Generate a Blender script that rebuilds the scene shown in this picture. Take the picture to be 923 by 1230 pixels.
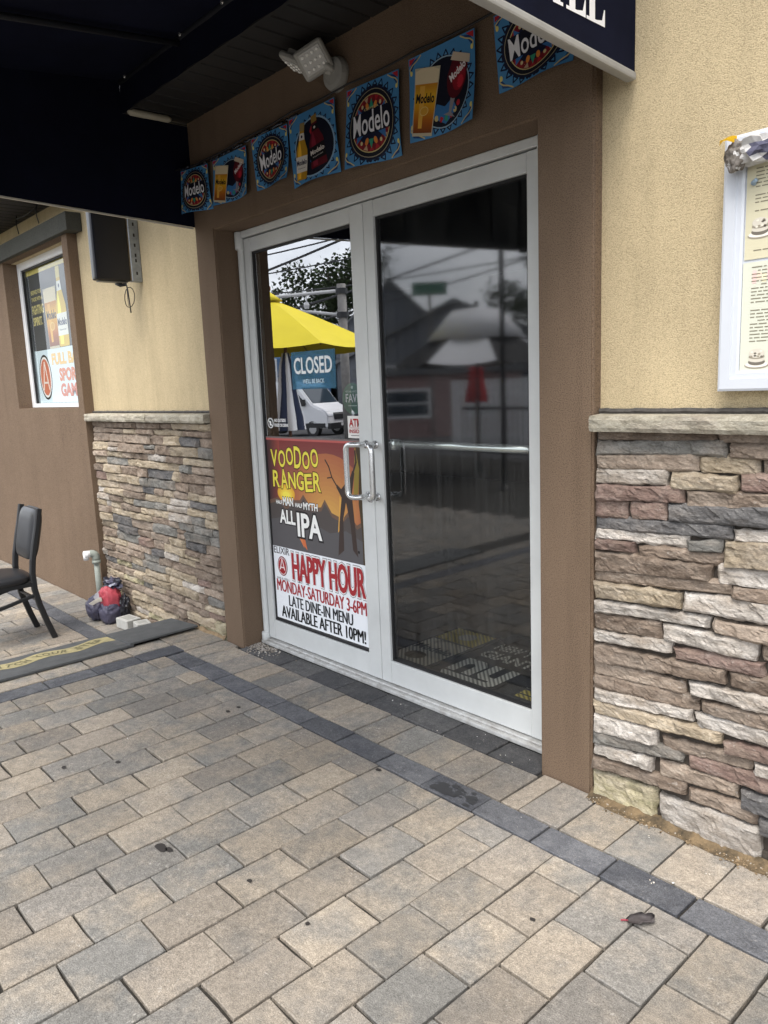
import bpy, bmesh, math, random
from mathutils import Vector, Matrix, noise
random.seed(7)
for o in list(bpy.data.objects):
    bpy.data.objects.remove(o, do_unlink=True)
SC = bpy.context.scene
COL = SC.collection
rad = math.radians

# ---------------------------------------------------------------- camera
CAM_LOC = Vector((3.42058, -2.02947, 1.35620))
YAW, PITCH, ROLL = 0.839792, -0.166706, -0.0411676
fw = Vector((-math.sin(YAW) * math.cos(PITCH), math.cos(YAW) * math.cos(PITCH), math.sin(PITCH)))
rt = Vector((math.cos(YAW), math.sin(YAW), 0))
up = rt.cross(fw)
r2 = rt * math.cos(ROLL) + up * math.sin(ROLL)
u2 = up * math.cos(ROLL) - rt * math.sin(ROLL)
cd = bpy.data.cameras.new('camera')
cam = bpy.data.objects.new('camera', cd)
COL.objects.link(cam)
cam.matrix_world = Matrix(((r2.x, u2.x, -fw.x, CAM_LOC.x), (r2.y, u2.y, -fw.y, CAM_LOC.y), (r2.z, u2.z, -fw.z, CAM_LOC.z), (0, 0, 0, 1)))
cd.sensor_fit = 'VERTICAL'
cd.sensor_height = 36.0
cd.lens = 916.9 / 1230 * 36.0
cd.clip_start = 0.05
cd.clip_end = 900
SC.camera = cam

def in_view(p, m=0.0):
    d = Vector(p) - CAM_LOC
    z = d.dot(fw)
    if z < 0.2:
        return 0
    x = d.dot(r2) / z * 916.9; y = d.dot(u2) / z * 916.9
    return 1.0 / z if abs(x) < 461.5 + m and abs(y) < 615 + m else 0

# ---------------------------------------------------------------- world and sun (bright overcast)
SUN_EL, SUN_AZ = rad(60), rad(156)      # azimuth clockwise from +Y
W = bpy.data.worlds.new('World')
SC.world = W
W.use_nodes = True
nt = W.node_tree
nt.nodes.clear()
sky = nt.nodes.new('ShaderNodeTexSky')
sky.sky_type = 'NISHITA'
sky.sun_disc = False
sky.sun_elevation = SUN_EL
sky.sun_rotation = SUN_AZ
sky.dust_density = 4.0
sky.air_density = 1.0
sky.ozone_density = 1.0
tc = nt.nodes.new('ShaderNodeTexCoord')
mp = nt.nodes.new('ShaderNodeMapping')
mp.inputs['Scale'].default_value = (1.0, 1.0, 2.6)
nz = nt.nodes.new('ShaderNodeTexNoise')
nz.inputs['Scale'].default_value = 2.6
nz.inputs['Detail'].default_value = 7
nz.inputs['Roughness'].default_value = 0.58
rmp = nt.nodes.new('ShaderNodeValToRGB')
rmp.color_ramp.elements[0].position = 0.36
rmp.color_ramp.elements[0].color = (4.2, 4.4, 4.8, 1)
rmp.color_ramp.elements[1].position = 0.66
rmp.color_ramp.elements[1].color = (8.6, 8.7, 8.9, 1)
mixn = nt.nodes.new('ShaderNodeMixRGB')
mixn.inputs[0].default_value = 0.80
bg = nt.nodes.new('ShaderNodeBackground')
bg.inputs['Strength'].default_value = 0.13
wo = nt.nodes.new('ShaderNodeOutputWorld')
L = nt.links.new
L(tc.outputs['Generated'], mp.inputs['Vector']); L(mp.outputs[0], nz.inputs['Vector'])
L(nz.outputs['Fac'], rmp.inputs[0]); L(sky.outputs[0], mixn.inputs[1]); L(rmp.outputs[0], mixn.inputs[2])
L(mixn.outputs[0], bg.inputs['Color']); L(bg.outputs[0], wo.inputs['Surface'])

sd = bpy.data.lights.new('sun', 'SUN')
sd.energy = 1.3
sd.angle = rad(30)
sd.color = (1.0, 0.955, 0.89)
so = bpy.data.objects.new('sun', sd)
COL.objects.link(so)
sdir = Vector((math.sin(SUN_AZ) * math.cos(SUN_EL), math.cos(SUN_AZ) * math.cos(SUN_EL), math.sin(SUN_EL)))
so.rotation_euler = (-sdir).to_track_quat('-Z', 'Y').to_euler()
so.location = sdir * 30

SC.view_settings.view_transform = 'Standard'
SC.view_settings.look = 'None'
SC.view_settings.exposure = 1.45
SC.view_settings.gamma = 1.0
SC.view_settings.use_curve_mapping = False
SC.cycles.max_bounces = 8
SC.cycles.transparent_max_bounces = 12
SC.cycles.sample_clamp_indirect = 6.0
try:
    SC.cycles.use_denoising = True
except Exception:
    pass

# ---------------------------------------------------------------- helpers
WL = {}

def wl(o):
    return WL.get(o.name, Vector((0, 0, 0))) if o else Vector((0, 0, 0))

def tag(o, label=None, cat=None, group=None, kind=None):
    if label: o['label'] = label
    if cat: o['category'] = cat
    if group: o['group'] = group
    if kind: o['kind'] = kind
    return o

def thing(name, label, cat, loc=(0, 0, 0), group=None):
    o = bpy.data.objects.new(name, None)
    o.empty_display_size = 0.1
    COL.objects.link(o)
    o.location = loc
    WL[o.name] = Vector(loc)
    return tag(o, label, cat, group)

def link_mesh(name, me, parent=None, loc=None, rot=None, **kw):
    o = bpy.data.objects.new(name, me)
    COL.objects.link(o)
    if parent is not None:
        o.parent = parent
    base = wl(parent)
    loc = Vector(loc) if loc is not None else base
    o.location = loc - base
    if rot: o.rotation_euler = rot
    WL[o.name] = loc
    return tag(o, **kw)

def obj(name, bm, m, parent=None, smooth=False, loc=None, **kw):
    """bm is in world coordinates; the object's origin goes to loc (or the parent's place)."""
    me = bpy.data.meshes.new(name)
    o0 = Vector(loc) if loc is not None else wl(parent)
    bmesh.ops.translate(bm, verts=bm.verts[:], vec=-o0)
    bm.normal_update()
    bm.to_mesh(me)
    bm.free()
    ms = m if isinstance(m, (list, tuple)) else [m]
    for x in ms:
        me.materials.append(x)
    if smooth:
        for p in me.polygons: p.use_smooth = True
    return link_mesh(name, me, parent, o0, **kw)

def B():
    return bmesh.new()

def fin(bm):
    bmesh.ops.recalc_face_normals(bm, faces=bm.faces[:])
    return bm

def box(bm, x0, x1, y0, y1, z0, z1, bev=0.0, seg=1, M=None):
    r = bmesh.ops.create_cube(bm, size=1.0)
    vs = r['verts']
    for v in vs:
        v.co = Vector((x0 + (v.co.x + .5) * (x1 - x0), y0 + (v.co.y + .5) * (y1 - y0), z0 + (v.co.z + .5) * (z1 - z0)))
    if bev:
        es = list({e for v in vs for e in v.link_edges})
        r = bmesh.ops.bevel(bm, geom=es, offset=bev, segments=seg, affect='EDGES', profile=0.6)
        vs = list({v for f in r['faces'] for v in f.verts} | {v for v in vs if v.is_valid})
    if M is not None:
        for v in vs:
            if v.is_valid: v.co = M @ v.co
    return bm

def prism(bm, pts, fn, d0, d1):
    """pts: 2-D outline; fn(u, v, d) -> Vector; extruded from depth d0 to d1."""
    a = [bm.verts.new(fn(u, v, d0)) for u, v in pts]
    b = [bm.verts.new(fn(u, v, d1)) for u, v in pts]
    n = len(pts)
    bm.faces.new(a); bm.faces.new(b[::-1])
    for i in range(n):
        j = (i + 1) % n
        bm.faces.new((a[j], a[i], b[i], b[j]))
    return bm

def tube(bm, pts, r, n=10, cap=True, rads=None):
    pts = [Vector(p) for p in pts]
    rings = []
    prev = None
    for i, p in enumerate(pts):
        if i == 0: t = pts[1] - pts[0]
        elif i == len(pts) - 1: t = pts[-1] - pts[-2]
        else: t = (pts[i + 1] - p).normalized() + (p - pts[i - 1]).normalized()
        t.normalize()
        if prev is None:
            a = Vector((0, 0, 1)) if abs(t.z) < 0.9 else Vector((1, 0, 0))
            x = t.cross(a).normalized()
        else:
            x = (prev - t * prev.dot(t)).normalized()
        prev = x
        y = t.cross(x)
        rr = rads[i] if rads else r
        rings.append([bm.verts.new(p + (x * math.cos(2 * math.pi * k / n) + y * math.sin(2 * math.pi * k / n)) * rr) for k in range(n)])
    for a, b in zip(rings, rings[1:]):
        for k in range(n):
            bm.faces.new((a[k], a[(k + 1) % n], b[(k + 1) % n], b[k]))
    if cap:
        bm.faces.new(rings[0][::-1]); bm.faces.new(rings[-1])
    return bm

def arc_path(pts, r, n=5):
    """polyline with rounded corners"""
    pts = [Vector(p) for p in pts]
    out = [pts[0]]
    for i in range(1, len(pts) - 1):
        a = (pts[i - 1] - pts[i]).normalized(); b = (pts[i + 1] - pts[i]).normalized()
        p0 = pts[i] + a * r; p1 = pts[i] + b * r
        for k in range(n + 1):
            t = k / n
            out.append(p0 * (1 - t) ** 2 + pts[i] * 2 * t * (1 - t) + p1 * t * t)
    out.append(pts[-1])
    return out

def lathe(bm, prof, c, n=20, axis=2):
    """prof: (radius, height) pairs around a vertical axis at c"""
    c = Vector(c)
    rings = []
    for r, h in prof:
        ring = []
        for k in range(n):
            a = 2 * math.pi * k / n
            v = (r * math.cos(a), r * math.sin(a), h)
            if axis == 1: v = (v[0], v[2], v[1])
            elif axis == 0: v = (v[2], v[0], v[1])
            ring.append(bm.verts.new(c + Vector(v)))
        rings.append(ring)
    for a, b in zip(rings, rings[1:]):
        for k in range(n):
            bm.faces.new((a[k], a[(k + 1) % n], b[(k + 1) % n], b[k]))
    bm.faces.new(rings[0][::-1]); bm.faces.new(rings[-1])
    return fin(bm)

# ---------------------------------------------------------------- materials
def new_mat(name):
    m = bpy.data.materials.new(name)
    m.use_nodes = True
    n = m.node_tree.nodes
    return m, n, m.node_tree.links.new, n['Principled BSDF']

def pmat(name, c, rough=0.7, metal=0.0, var=0.0, vscale=6.0, bump=0.0, bscale=300.0, bdist=0.002, c2=None, emit=0, spec=0.5, two=False, detail=4, rrand=0.0, patch=0.0):
    """Principled material; colour varies with noise between c and c2 (or c scaled by var); fine bump; rrand: brightness change per object"""
    m, n, l, b = new_mat(name)
    b.inputs['Roughness'].default_value = rough
    b.inputs['Metallic'].default_value = metal
    b.inputs['Specular IOR Level'].default_value = spec
    b.inputs['Base Color'].default_value = (*c, 1)
    t = n.new('ShaderNodeTexCoord')
    out = None
    if var or c2:
        z = n.new('ShaderNodeTexNoise')
        z.inputs['Scale'].default_value = vscale
        z.inputs['Detail'].default_value = detail
        z.inputs['Roughness'].default_value = 0.65
        l(t.outputs['Object'], z.inputs['Vector'])
        r = n.new('ShaderNodeValToRGB')
        r.color_ramp.elements[0].position = 0.32
        r.color_ramp.elements[1].position = 0.68
        if c2 is None:
            r.color_ramp.elements[0].color = (*[x * (1 - var) for x in c], 1)
            r.color_ramp.elements[1].color = (*[min(1, x * (1 + var)) for x in c], 1)
        else:
            r.color_ramp.elements[0].color = (*c, 1)
            r.color_ramp.elements[1].color = (*c2, 1)
        l(z.outputs['Fac'], r.inputs[0])
        out = r.outputs[0]
    if rrand:
        oi = n.new('ShaderNodeObjectInfo')
        mr = n.new('ShaderNodeMapRange')
        mr.inputs[3].default_value = 1 - rrand; mr.inputs[4].default_value = 1 + rrand
        l(oi.outputs['Random'], mr.inputs[0])
        h = n.new('ShaderNodeHueSaturation')
        if out: l(out, h.inputs['Color'])
        else: h.inputs['Color'].default_value = (*c, 1)
        l(mr.outputs[0], h.inputs['Value'])
        out = h.outputs[0]
    if patch:
        z2 = n.new('ShaderNodeTexNoise'); z2.inputs['Scale'].default_value = 1.4; z2.inputs['Detail'].default_value = 6
        l(t.outputs['Object'], z2.inputs['Vector'])
        mr = n.new('ShaderNodeMapRange'); mr.inputs[1].default_value = 0.3; mr.inputs[2].default_value = 0.7
        mr.inputs[3].default_value = 1 - patch; mr.inputs[4].default_value = 1 + patch
        l(z2.outputs['Fac'], mr.inputs[0])
        h = n.new('ShaderNodeHueSaturation')
        if out: l(out, h.inputs['Color'])
        else: h.inputs['Color'].default_value = (*c, 1)
        l(mr.outputs[0], h.inputs['Value'])
        out = h.outputs[0]
    if out: l(out, b.inputs['Base Color'])
    if bump:
        z = n.new('ShaderNodeTexNoise')
        z.inputs['Scale'].default_value = bscale
        z.inputs['Detail'].default_value = 3
        l(t.outputs['Object'], z.inputs['Vector'])
        bp = n.new('ShaderNodeBump')
        bp.inputs['Strength'].default_value = bump
        bp.inputs['Distance'].default_value = bdist
        l(z.outputs['Fac'], bp.inputs['Height'])
        l(bp.outputs[0], b.inputs['Normal'])
    if emit:
        b.inputs['Emission Color'].default_value = (*c, 1)
        b.inputs['Emission Strength'].default_value = emit
    return m

def stucco(name, c, c2, grain=430.0, strength=1.0, dirt=0.1):
    """sand-finish render: rounded grains, darker pits between them, faint patches"""
    m, n, l, b = new_mat(name)
    b.inputs['Roughness'].default_value = 0.92
    b.inputs['Specular IOR Level'].default_value = 0.25
    t = n.new('ShaderNodeTexCoord')
    v = n.new('ShaderNodeTexNoise'); v.inputs['Scale'].default_value = grain; v.inputs['Detail'].default_value = 2.5
    l(t.outputs['Object'], v.inputs['Vector'])
    r = n.new('ShaderNodeValToRGB')
    r.color_ramp.elements[0].position = 0.33; r.color_ramp.elements[0].color = (*c2, 1)
    r.color_ramp.elements[1].position = 0.56; r.color_ramp.elements[1].color = (*c, 1)
    l(v.outputs['Fac'], r.inputs[0])
    z = n.new('ShaderNodeTexNoise'); z.inputs['Scale'].default_value = 2.2; z.inputs['Detail'].default_value = 6; z.inputs['Roughness'].default_value = .7
    mpn = n.new('ShaderNodeMapping'); mpn.inputs['Scale'].default_value = (1.6, 1.6, 0.7)
    l(t.outputs['Object'], mpn.inputs['Vector']); l(mpn.outputs[0], z.inputs['Vector'])
    mr = n.new('ShaderNodeMapRange'); mr.inputs[1].default_value = 0.3; mr.inputs[2].default_value = 0.7
    mr.inputs[3].default_value = 1 - dirt; mr.inputs[4].default_value = 1 + dirt
    l(z.outputs['Fac'], mr.inputs[0])
    h = n.new('ShaderNodeHueSaturation'); l(r.outputs[0], h.inputs['Color']); l(mr.outputs[0], h.inputs['Value'])
    mp3 = n.new('ShaderNodeMapping'); mp3.inputs['Scale'].default_value = (9, 9, 0.8); l(t.outputs['Object'], mp3.inputs['Vector'])
    z3 = n.new('ShaderNodeTexNoise'); z3.inputs['Scale'].default_value = 1.0; z3.inputs['Detail'].default_value = 7; z3.inputs['Roughness'].default_value = .62; l(mp3.outputs[0], z3.inputs['Vector'])
    m4 = n.new('ShaderNodeMapRange'); m4.inputs[1].default_value = .52; m4.inputs[2].default_value = .80; m4.inputs[3].default_value = 0; m4.inputs[4].default_value = .30; l(z3.outputs['Fac'], m4.inputs[0])
    dk = n.new('ShaderNodeMixRGB'); l(m4.outputs[0], dk.inputs[0]); l(h.outputs[0], dk.inputs[1]); dk.inputs[2].default_value = (*[x * .55 for x in c2], 1)
    l(dk.outputs[0], b.inputs['Base Color'])
    bp = n.new('ShaderNodeBump'); bp.inputs['Strength'].default_value = strength; bp.inputs['Distance'].default_value = 0.003
    l(v.outputs['Fac'], bp.inputs['Height']); l(bp.outputs[0], b.inputs['Normal'])
    return m

def glass_mat(name, fac, tint=(0.8, 0.84, 0.82), fres=0.35, dirt=0.0, tr=1.0, rough=0.0):
    """pane: see-through tinted film mixed with mirror reflection; optional dusty streaks"""
    m, n, l, b = new_mat(name)
    n.remove(b)
    o = n['Material Output']
    T = n.new('ShaderNodeBsdfTransparent'); T.inputs[0].default_value = (*[x * tr for x in tint], 1)
    G = n.new('ShaderNodeBsdfGlossy'); G.inputs['Roughness'].default_value = rough; G.inputs[0].default_value = (0.97, 0.98, 1.0, 1)
    lw = n.new('ShaderNodeLayerWeight'); lw.inputs[0].default_value = 0.5
    pw = n.new('ShaderNodeMath'); pw.operation = 'POWER'; pw.inputs[1].default_value = 4.0; l(lw.outputs['Facing'], pw.inputs[0])
    mr = n.new('ShaderNodeMapRange'); mr.inputs[3].default_value = fac; mr.inputs[4].default_value = min(1.0, fac + fres)
    l(pw.outputs[0], mr.inputs[0])
    ge = n.new('ShaderNodeNewGeometry'); fr_ = n.new('ShaderNodeMath'); fr_.operation = 'SUBTRACT'; fr_.inputs[0].default_value = 1.0; l(ge.outputs['Backfacing'], fr_.inputs[1])
    ml = n.new('ShaderNodeMath'); ml.operation = 'MULTIPLY'; l(mr.outputs[0], ml.inputs[0]); l(fr_.outputs[0], ml.inputs[1])
    mx = n.new('ShaderNodeMixShader')
    l(ml.outputs[0], mx.inputs[0]); l(T.outputs[0], mx.inputs[1]); l(G.outputs[0], mx.inputs[2])
    res = mx.outputs[0]
    if dirt:
        D = n.new('ShaderNodeBsdfDiffuse'); D.inputs[0].default_value = (0.55, 0.56, 0.55, 1)
        t = n.new('ShaderNodeTexCoord'); mp_ = n.new('ShaderNodeMapping'); mp_.inputs['Scale'].default_value = (70, 70, 1.6)
        z = n.new('ShaderNodeTexNoise'); z.inputs['Scale'].default_value = 1.0; z.inputs['Detail'].default_value = 5
        l(t.outputs['Object'], mp_.inputs['Vector']); l(mp_.outputs[0], z.inputs['Vector'])
        z2 = n.new('ShaderNodeTexNoise'); z2.inputs['Scale'].default_value = 3.0; z2.inputs['Detail'].default_value = 6
        l(t.outputs['Object'], z2.inputs['Vector'])
        mm = n.new('ShaderNodeMath'); mm.operation = 'MULTIPLY'; l(z.outputs['Fac'], mm.inputs[0]); l(z2.outputs['Fac'], mm.inputs[1])
        r3 = n.new('ShaderNodeMapRange'); r3.inputs[1].default_value = 0.18; r3.inputs[2].default_value = 0.45; r3.inputs[3].default_value = 0.0; r3.inputs[4].default_value = dirt
        l(mm.outputs[0], r3.inputs[0])
        m2 = n.new('ShaderNodeMixShader')
        l(r3.outputs[0], m2.inputs[0]); l(res, m2.inputs[1]); l(D.outputs[0], m2.inputs[2])
        res = m2.outputs[0]
    l(res, o.inputs['Surface'])
    return m

FLAT = {}
def ink(r, g, b, rough=0.55):
    """printing ink, given as display colour 0-255"""
    k = (r, g, b, rough)
    if k not in FLAT:
        lin = [((x / 255 + .055) / 1.055) ** 2.4 if x > 10 else x / 255 / 12.92 for x in (r, g, b)]
        FLAT[k] = pmat('ink', tuple(lin), rough=rough, spec=0.3)
    return FLAT[k]

# ---------------------------------------------------------------- flat print (posters, pennants, stickers)
TXT = {}
def text_geo(s, bold=0.0):
    k = (s, bold)
    if k not in TXT:
        c = bpy.data.curves.new('lettering', 'FONT')
        c.body = s; c.size = 1.0; c.offset = bold; c.resolution_u = 3
        o = bpy.data.objects.new('lettering', c)
        COL.objects.link(o)
        dg = bpy.context.evaluated_depsgraph_get()
        me = bpy.data.meshes.new_from_object(o.evaluated_get(dg))
        vs = [(v.co.x, v.co.y) for v in me.vertices]
        fs = [tuple(p.vertices) for p in me.polygons]
        bpy.data.objects.remove(o, do_unlink=True)
        bpy.data.curves.remove(c); bpy.data.meshes.remove(me)
        TXT[k] = (vs, fs)
    return TXT[k]

class Print:
    def __init__(s):
        s.v = []; s.f = []; s.m = []; s.mats = []
    def mi(s, m):
        if m not in s.mats: s.mats.append(m)
        return s.mats.index(m)
    def poly(s, pts, m, L):
        b = len(s.v)
        a = sum(pts[i][0] * pts[(i + 1) % len(pts)][1] - pts[(i + 1) % len(pts)][0] * pts[i][1] for i in range(len(pts)))
        if a < 0: pts = pts[::-1]
        s.v += [(u, v, L) for u, v in pts]
        s.f.append(tuple(range(b, b + len(pts)))); s.m.append(s.mi(m))
    def rect(s, u0, v0, u1, v1, m, L):
        s.poly([(u0, v0), (u1, v0), (u1, v1), (u0, v1)], m, L)
    def ell(s, cu, cv, ru, rv, m, L, n=32, rot=0):
        c, q = math.cos(rot), math.sin(rot)
        P = [(ru * math.cos(2 * math.pi * k / n), rv * math.sin(2 * math.pi * k / n)) for k in range(n)]
        s.poly([(cu + x * c - y * q, cv + x * q + y * c) for x, y in P], m, L)
    def stroke(s, pts, w, m, L):
        for (a, b), (c, d) in zip(pts, pts[1:]):
            dx, dy = c - a, d - b
            k = math.hypot(dx, dy) or 1
            nx, ny = -dy / k * w / 2, dx / k * w / 2
            ex, ey = dx / k * w * .3, dy / k * w * .3
            s.poly([(a + nx - ex, b + ny - ey), (a - nx - ex, b - ny - ey), (c - nx + ex, d - ny + ey), (c + nx + ex, d + ny + ey)], m, L)
    def wide(s, t, u0, v0, u1, v1, m, L, bold, dx):
        """heavy condensed capitals: the stems are thickened sideways"""
        for i, k in enumerate((-1, 0, 1)): s.text(t, u0 + dx * (1 + k), v0, u1 - dx * (1 - k), v1, m, L + .12 * i, bold)
    def text(s, t, u0, v0, u1, v1, m, L, bold=0.0, rot=0.0, shear=0.0, grow=0.0):
        """t squeezed into the box u0..u1, v0..v1; grow widens the strokes without moving the letters (for outlines)"""
        vs, _ = text_geo(t, bold)
        if not vs: return
        xs = [x for x, y in vs]; ys = [y for x, y in vs]
        x0, x1, y0, y1 = min(xs), max(xs), min(ys), max(ys)
        vs, fs = text_geo(t, bold + grow)
        su = (u1 - u0) / (x1 - x0); sv = (v1 - v0) / (y1 - y0)
        cu, cv = (u0 + u1) / 2, (v0 + v1) / 2
        c, q = math.cos(rot), math.sin(rot)
        b = len(s.v); k = s.mi(m)
        for x, y in vs:
            a = u0 + (x - x0) * su - cu; e = v0 + (y - y0) * sv - cv
            a += e * shear
            s.v.append((cu + a * c - e * q, cv + a * q + e * c, L))
        for f in fs:
            s.f.append(tuple(b + i for i in f)); s.m.append(k)
    def build(s, name, org, ud, vd, nd, parent=None, gap=0.0005, base=0.0008, warp=None, **kw):
        org, ud, vd, nd = Vector(org), Vector(ud), Vector(vd), Vector(nd)
        o0 = wl(parent) if parent else org
        me = bpy.data.meshes.new(name)
        co = []
        for u, v, Lr in s.v:
            p = org + ud * u + vd * v + nd * (base + gap * Lr)
            if warp: p = p + nd * warp(u, v)
            co.append(p - o0)
        me.from_pydata([tuple(c) for c in co], [], s.f)
        for m in s.mats: me.materials.append(m)
        for i, p in enumerate(me.polygons): p.material_index = s.m[i]
        if ud.cross(vd).dot(nd) < 0: me.flip_normals()
        me.update()
        return link_mesh(name, me, parent, o0, **kw)

X, Y, Z = Vector((1, 0, 0)), Vector((0, 1, 0)), Vector((0, 0, 1))
FRONT = (X, Z, -Y)

# ---------------------------------------------------------------- surface materials
M_yel = stucco('yellow_stucco', (0.595, 0.487, 0.305), (0.385, 0.31, 0.19), grain=400)
M_brn = stucco('brown_stucco', (0.200, 0.140, 0.095), (0.100, 0.069, 0.046), grain=290, strength=1.0, dirt=0.08)
M_beam = stucco('grey_stucco', (0.075, 0.076, 0.066), (0.05, 0.05, 0.044), grain=170, strength=0.4)
M_alu = pmat('satin_aluminium', (0.61, 0.63, 0.625), rough=0.42, metal=0.0, var=0.06, vscale=5.0, bump=0.05, bscale=60, patch=0.06)
M_alu2 = pmat('worn_sill_metal', (0.60, 0.61, 0.60), rough=0.5, metal=0.2, c2=(0.38, 0.37, 0.35), vscale=26, bump=0.1, bscale=80)
M_tube = pmat('brushed_steel', (0.70, 0.71, 0.71), rough=0.25, metal=0.75)
M_blk = pmat('black_gasket', (0.012, 0.012, 0.013), rough=0.6)
M_navy = pmat('navy_awning_fabric', (0.006, 0.0075, 0.019), rough=0.95, var=0.25, vscale=3, bump=0.15, bscale=400, spec=0.1)
M_soff = pmat('dark_brown_soffit', (0.013, 0.0125, 0.013), rough=0.6, var=0.15, vscale=8)
M_mort = pmat('dark_mortar', (0.055, 0.045, 0.036), rough=0.95, var=0.3, vscale=40, bump=0.6, bscale=120)
M_caulk = pmat('grey_sealant', (0.06, 0.055, 0.05), rough=0.8, var=0.3, vscale=60, bump=0.5, bscale=200)
M_bed = pmat('joint_sand', (0.020, 0.018, 0.015), rough=0.98, c2=(0.045, 0.040, 0.032), vscale=90, bump=0.8, bscale=260)
M_asph = pmat('asphalt', (0.05, 0.05, 0.052), rough=0.9, var=0.25, vscale=30, bump=0.5, bscale=120)
M_white = pmat('white_paint', (0.78, 0.79, 0.80), rough=0.35, var=0.03, vscale=6)
M_dark = pmat('dark_interior', (0.018, 0.016, 0.014), rough=0.8)
M_floor = pmat('dark_tile', (0.035, 0.033, 0.031), rough=0.35, var=0.3, vscale=5)
M_glassL = glass_mat('mirrored_pane', 0.41, fres=0.5, tint=(0.88, 0.90, 0.89))
M_glassR = glass_mat('smoky_pane', 0.12, fres=0.5, tint=(0.95, 0.97, 0.96), dirt=0.030, rough=0.040)
M_glassW = glass_mat('window_pane', 0.07, fres=0.45, tint=(0.94, 0.96, 0.96))

def paver_mat(name, a, b, c, wear=1.0):
    """concrete paver: each stone its own blend of two pigments, speckle, pale scuffs"""
    m, n, l, bs = new_mat(name)
    bs.inputs['Roughness'].default_value = 0.86
    bs.inputs['Specular IOR Level'].default_value = 0.3
    g = n.new('ShaderNodeNewGeometry'); oi = n.new('ShaderNodeObjectInfo')
    def noi(s, d, r=.6):
        z = n.new('ShaderNodeTexNoise'); z.inputs['Scale'].default_value = s; z.inputs['Detail'].default_value = d; z.inputs['Roughness'].default_value = r
        l(g.outputs['Position'], z.inputs['Vector']); return z.outputs['Fac']
    def math_(op, x, y):
        q = n.new('ShaderNodeMath'); q.operation = op
        for i, v in enumerate((x, y)):
            if isinstance(v, (int, float)): q.inputs[i].default_value = v
            else: l(v, q.inputs[i])
        return q.outputs[0]
    def mrange(x, a0, a1, b0, b1):
        q = n.new('ShaderNodeMapRange'); l(x, q.inputs[0])
        for i, v in enumerate((a0, a1, b0, b1)): q.inputs[i + 1].default_value = v
        return q.outputs[0]
    def mix(f, x, y):
        q = n.new('ShaderNodeMixRGB')
        if isinstance(f, float): q.inputs[0].default_value = f
        else: l(f, q.inputs[0])
        for i, v in ((1, x), (2, y)):
            if isinstance(v, tuple): q.inputs[i].default_value = (*v, 1)
            else: l(v, q.inputs[i])
        return q.outputs[0]
    f = math_('ADD', math_('MULTIPLY', oi.outputs['Random'], 0.45), math_('MULTIPLY', noi(6.5, 5, .62), 1.55))
    col = mix(mrange(f, 0.78, 1.22, 0.0, 1.0), a, b)
    wn = n.new('ShaderNodeTexWhiteNoise'); wn.noise_dimensions = '1D'; l(oi.outputs['Random'], wn.inputs['W'])
    col = mix(mrange(wn.outputs['Value'], 0.35, 1.0, 0.0, 0.5), col, c)
    hv = n.new('ShaderNodeHueSaturation'); l(col, hv.inputs['Color'])
    sp = mrange(noi(330, 2), 0.3, 0.7, 0.62, 1.34)
    bl = mrange(noi(26, 5, .7), 0.3, 0.7, 0.84, 1.16)
    wn2 = n.new('ShaderNodeTexWhiteNoise'); wn2.noise_dimensions = '1D'; l(math_('ADD', oi.outputs['Random'], 3.7), wn2.inputs['W'])
    l(math_('MULTIPLY', math_('MULTIPLY', sp, bl), mrange(wn2.outputs['Value'], 0, 1, 0.84, 1.14)), hv.inputs['Value'])
    sc = math_('MULTIPLY', mrange(noi(70, 7, .8), 0.56, 0.68, 0, 1), mrange(noi(7, 3), 0.46, 0.62, 0, 1))
    col = mix(math_('MULTIPLY', sc, 0.55 * wear), hv.outputs[0], (0.66, 0.63, 0.58))
    st = math_('MULTIPLY', mrange(noi(30, 5, .7), 0.60, 0.70, 0, 1), mrange(noi(3.3, 3), 0.52, 0.64, 0, 1))
    col = mix(math_('MULTIPLY', st, 0.62), col, (0.05, 0.045, 0.04))
    h2 = n.new('ShaderNodeHueSaturation'); l(col, h2.inputs['Color']); h2.inputs['Saturation'].default_value = .92
    l(math_('MULTIPLY', mrange(noi(1.3, 5, .6), 0.3, 0.7, 0.82, 1.18), mrange(noi(75, 4, .8), 0.32, 0.62, 0.80, 1.14)), h2.inputs['Value']); col = h2.outputs[0]
    l(col, bs.inputs['Base Color'])
    bp = n.new('ShaderNodeBump'); bp.inputs['Strength'].default_value = 0.8; bp.inputs['Distance'].default_value = 0.0025
    l(math_('ADD', noi(210, 3), math_('MULTIPLY', noi(45, 4), 1.6)), bp.inputs['Height']); l(bp.outputs[0], bs.inputs['Normal'])
    return m

M_pav = paver_mat('paver_concrete', (0.205, 0.198, 0.182), (0.318, 0.270, 0.210), (0.25, 0.220, 0.188))
M_bord = paver_mat('charcoal_paver', (0.080, 0.084, 0.097), (0.128, 0.131, 0.141), (0.066, 0.069, 0.080), wear=0.6)
M_strip = paver_mat('dark_step_paver', (0.065, 0.066, 0.070), (0.115, 0.113, 0.112), (0.050, 0.050, 0.054), wear=0.8)

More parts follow.
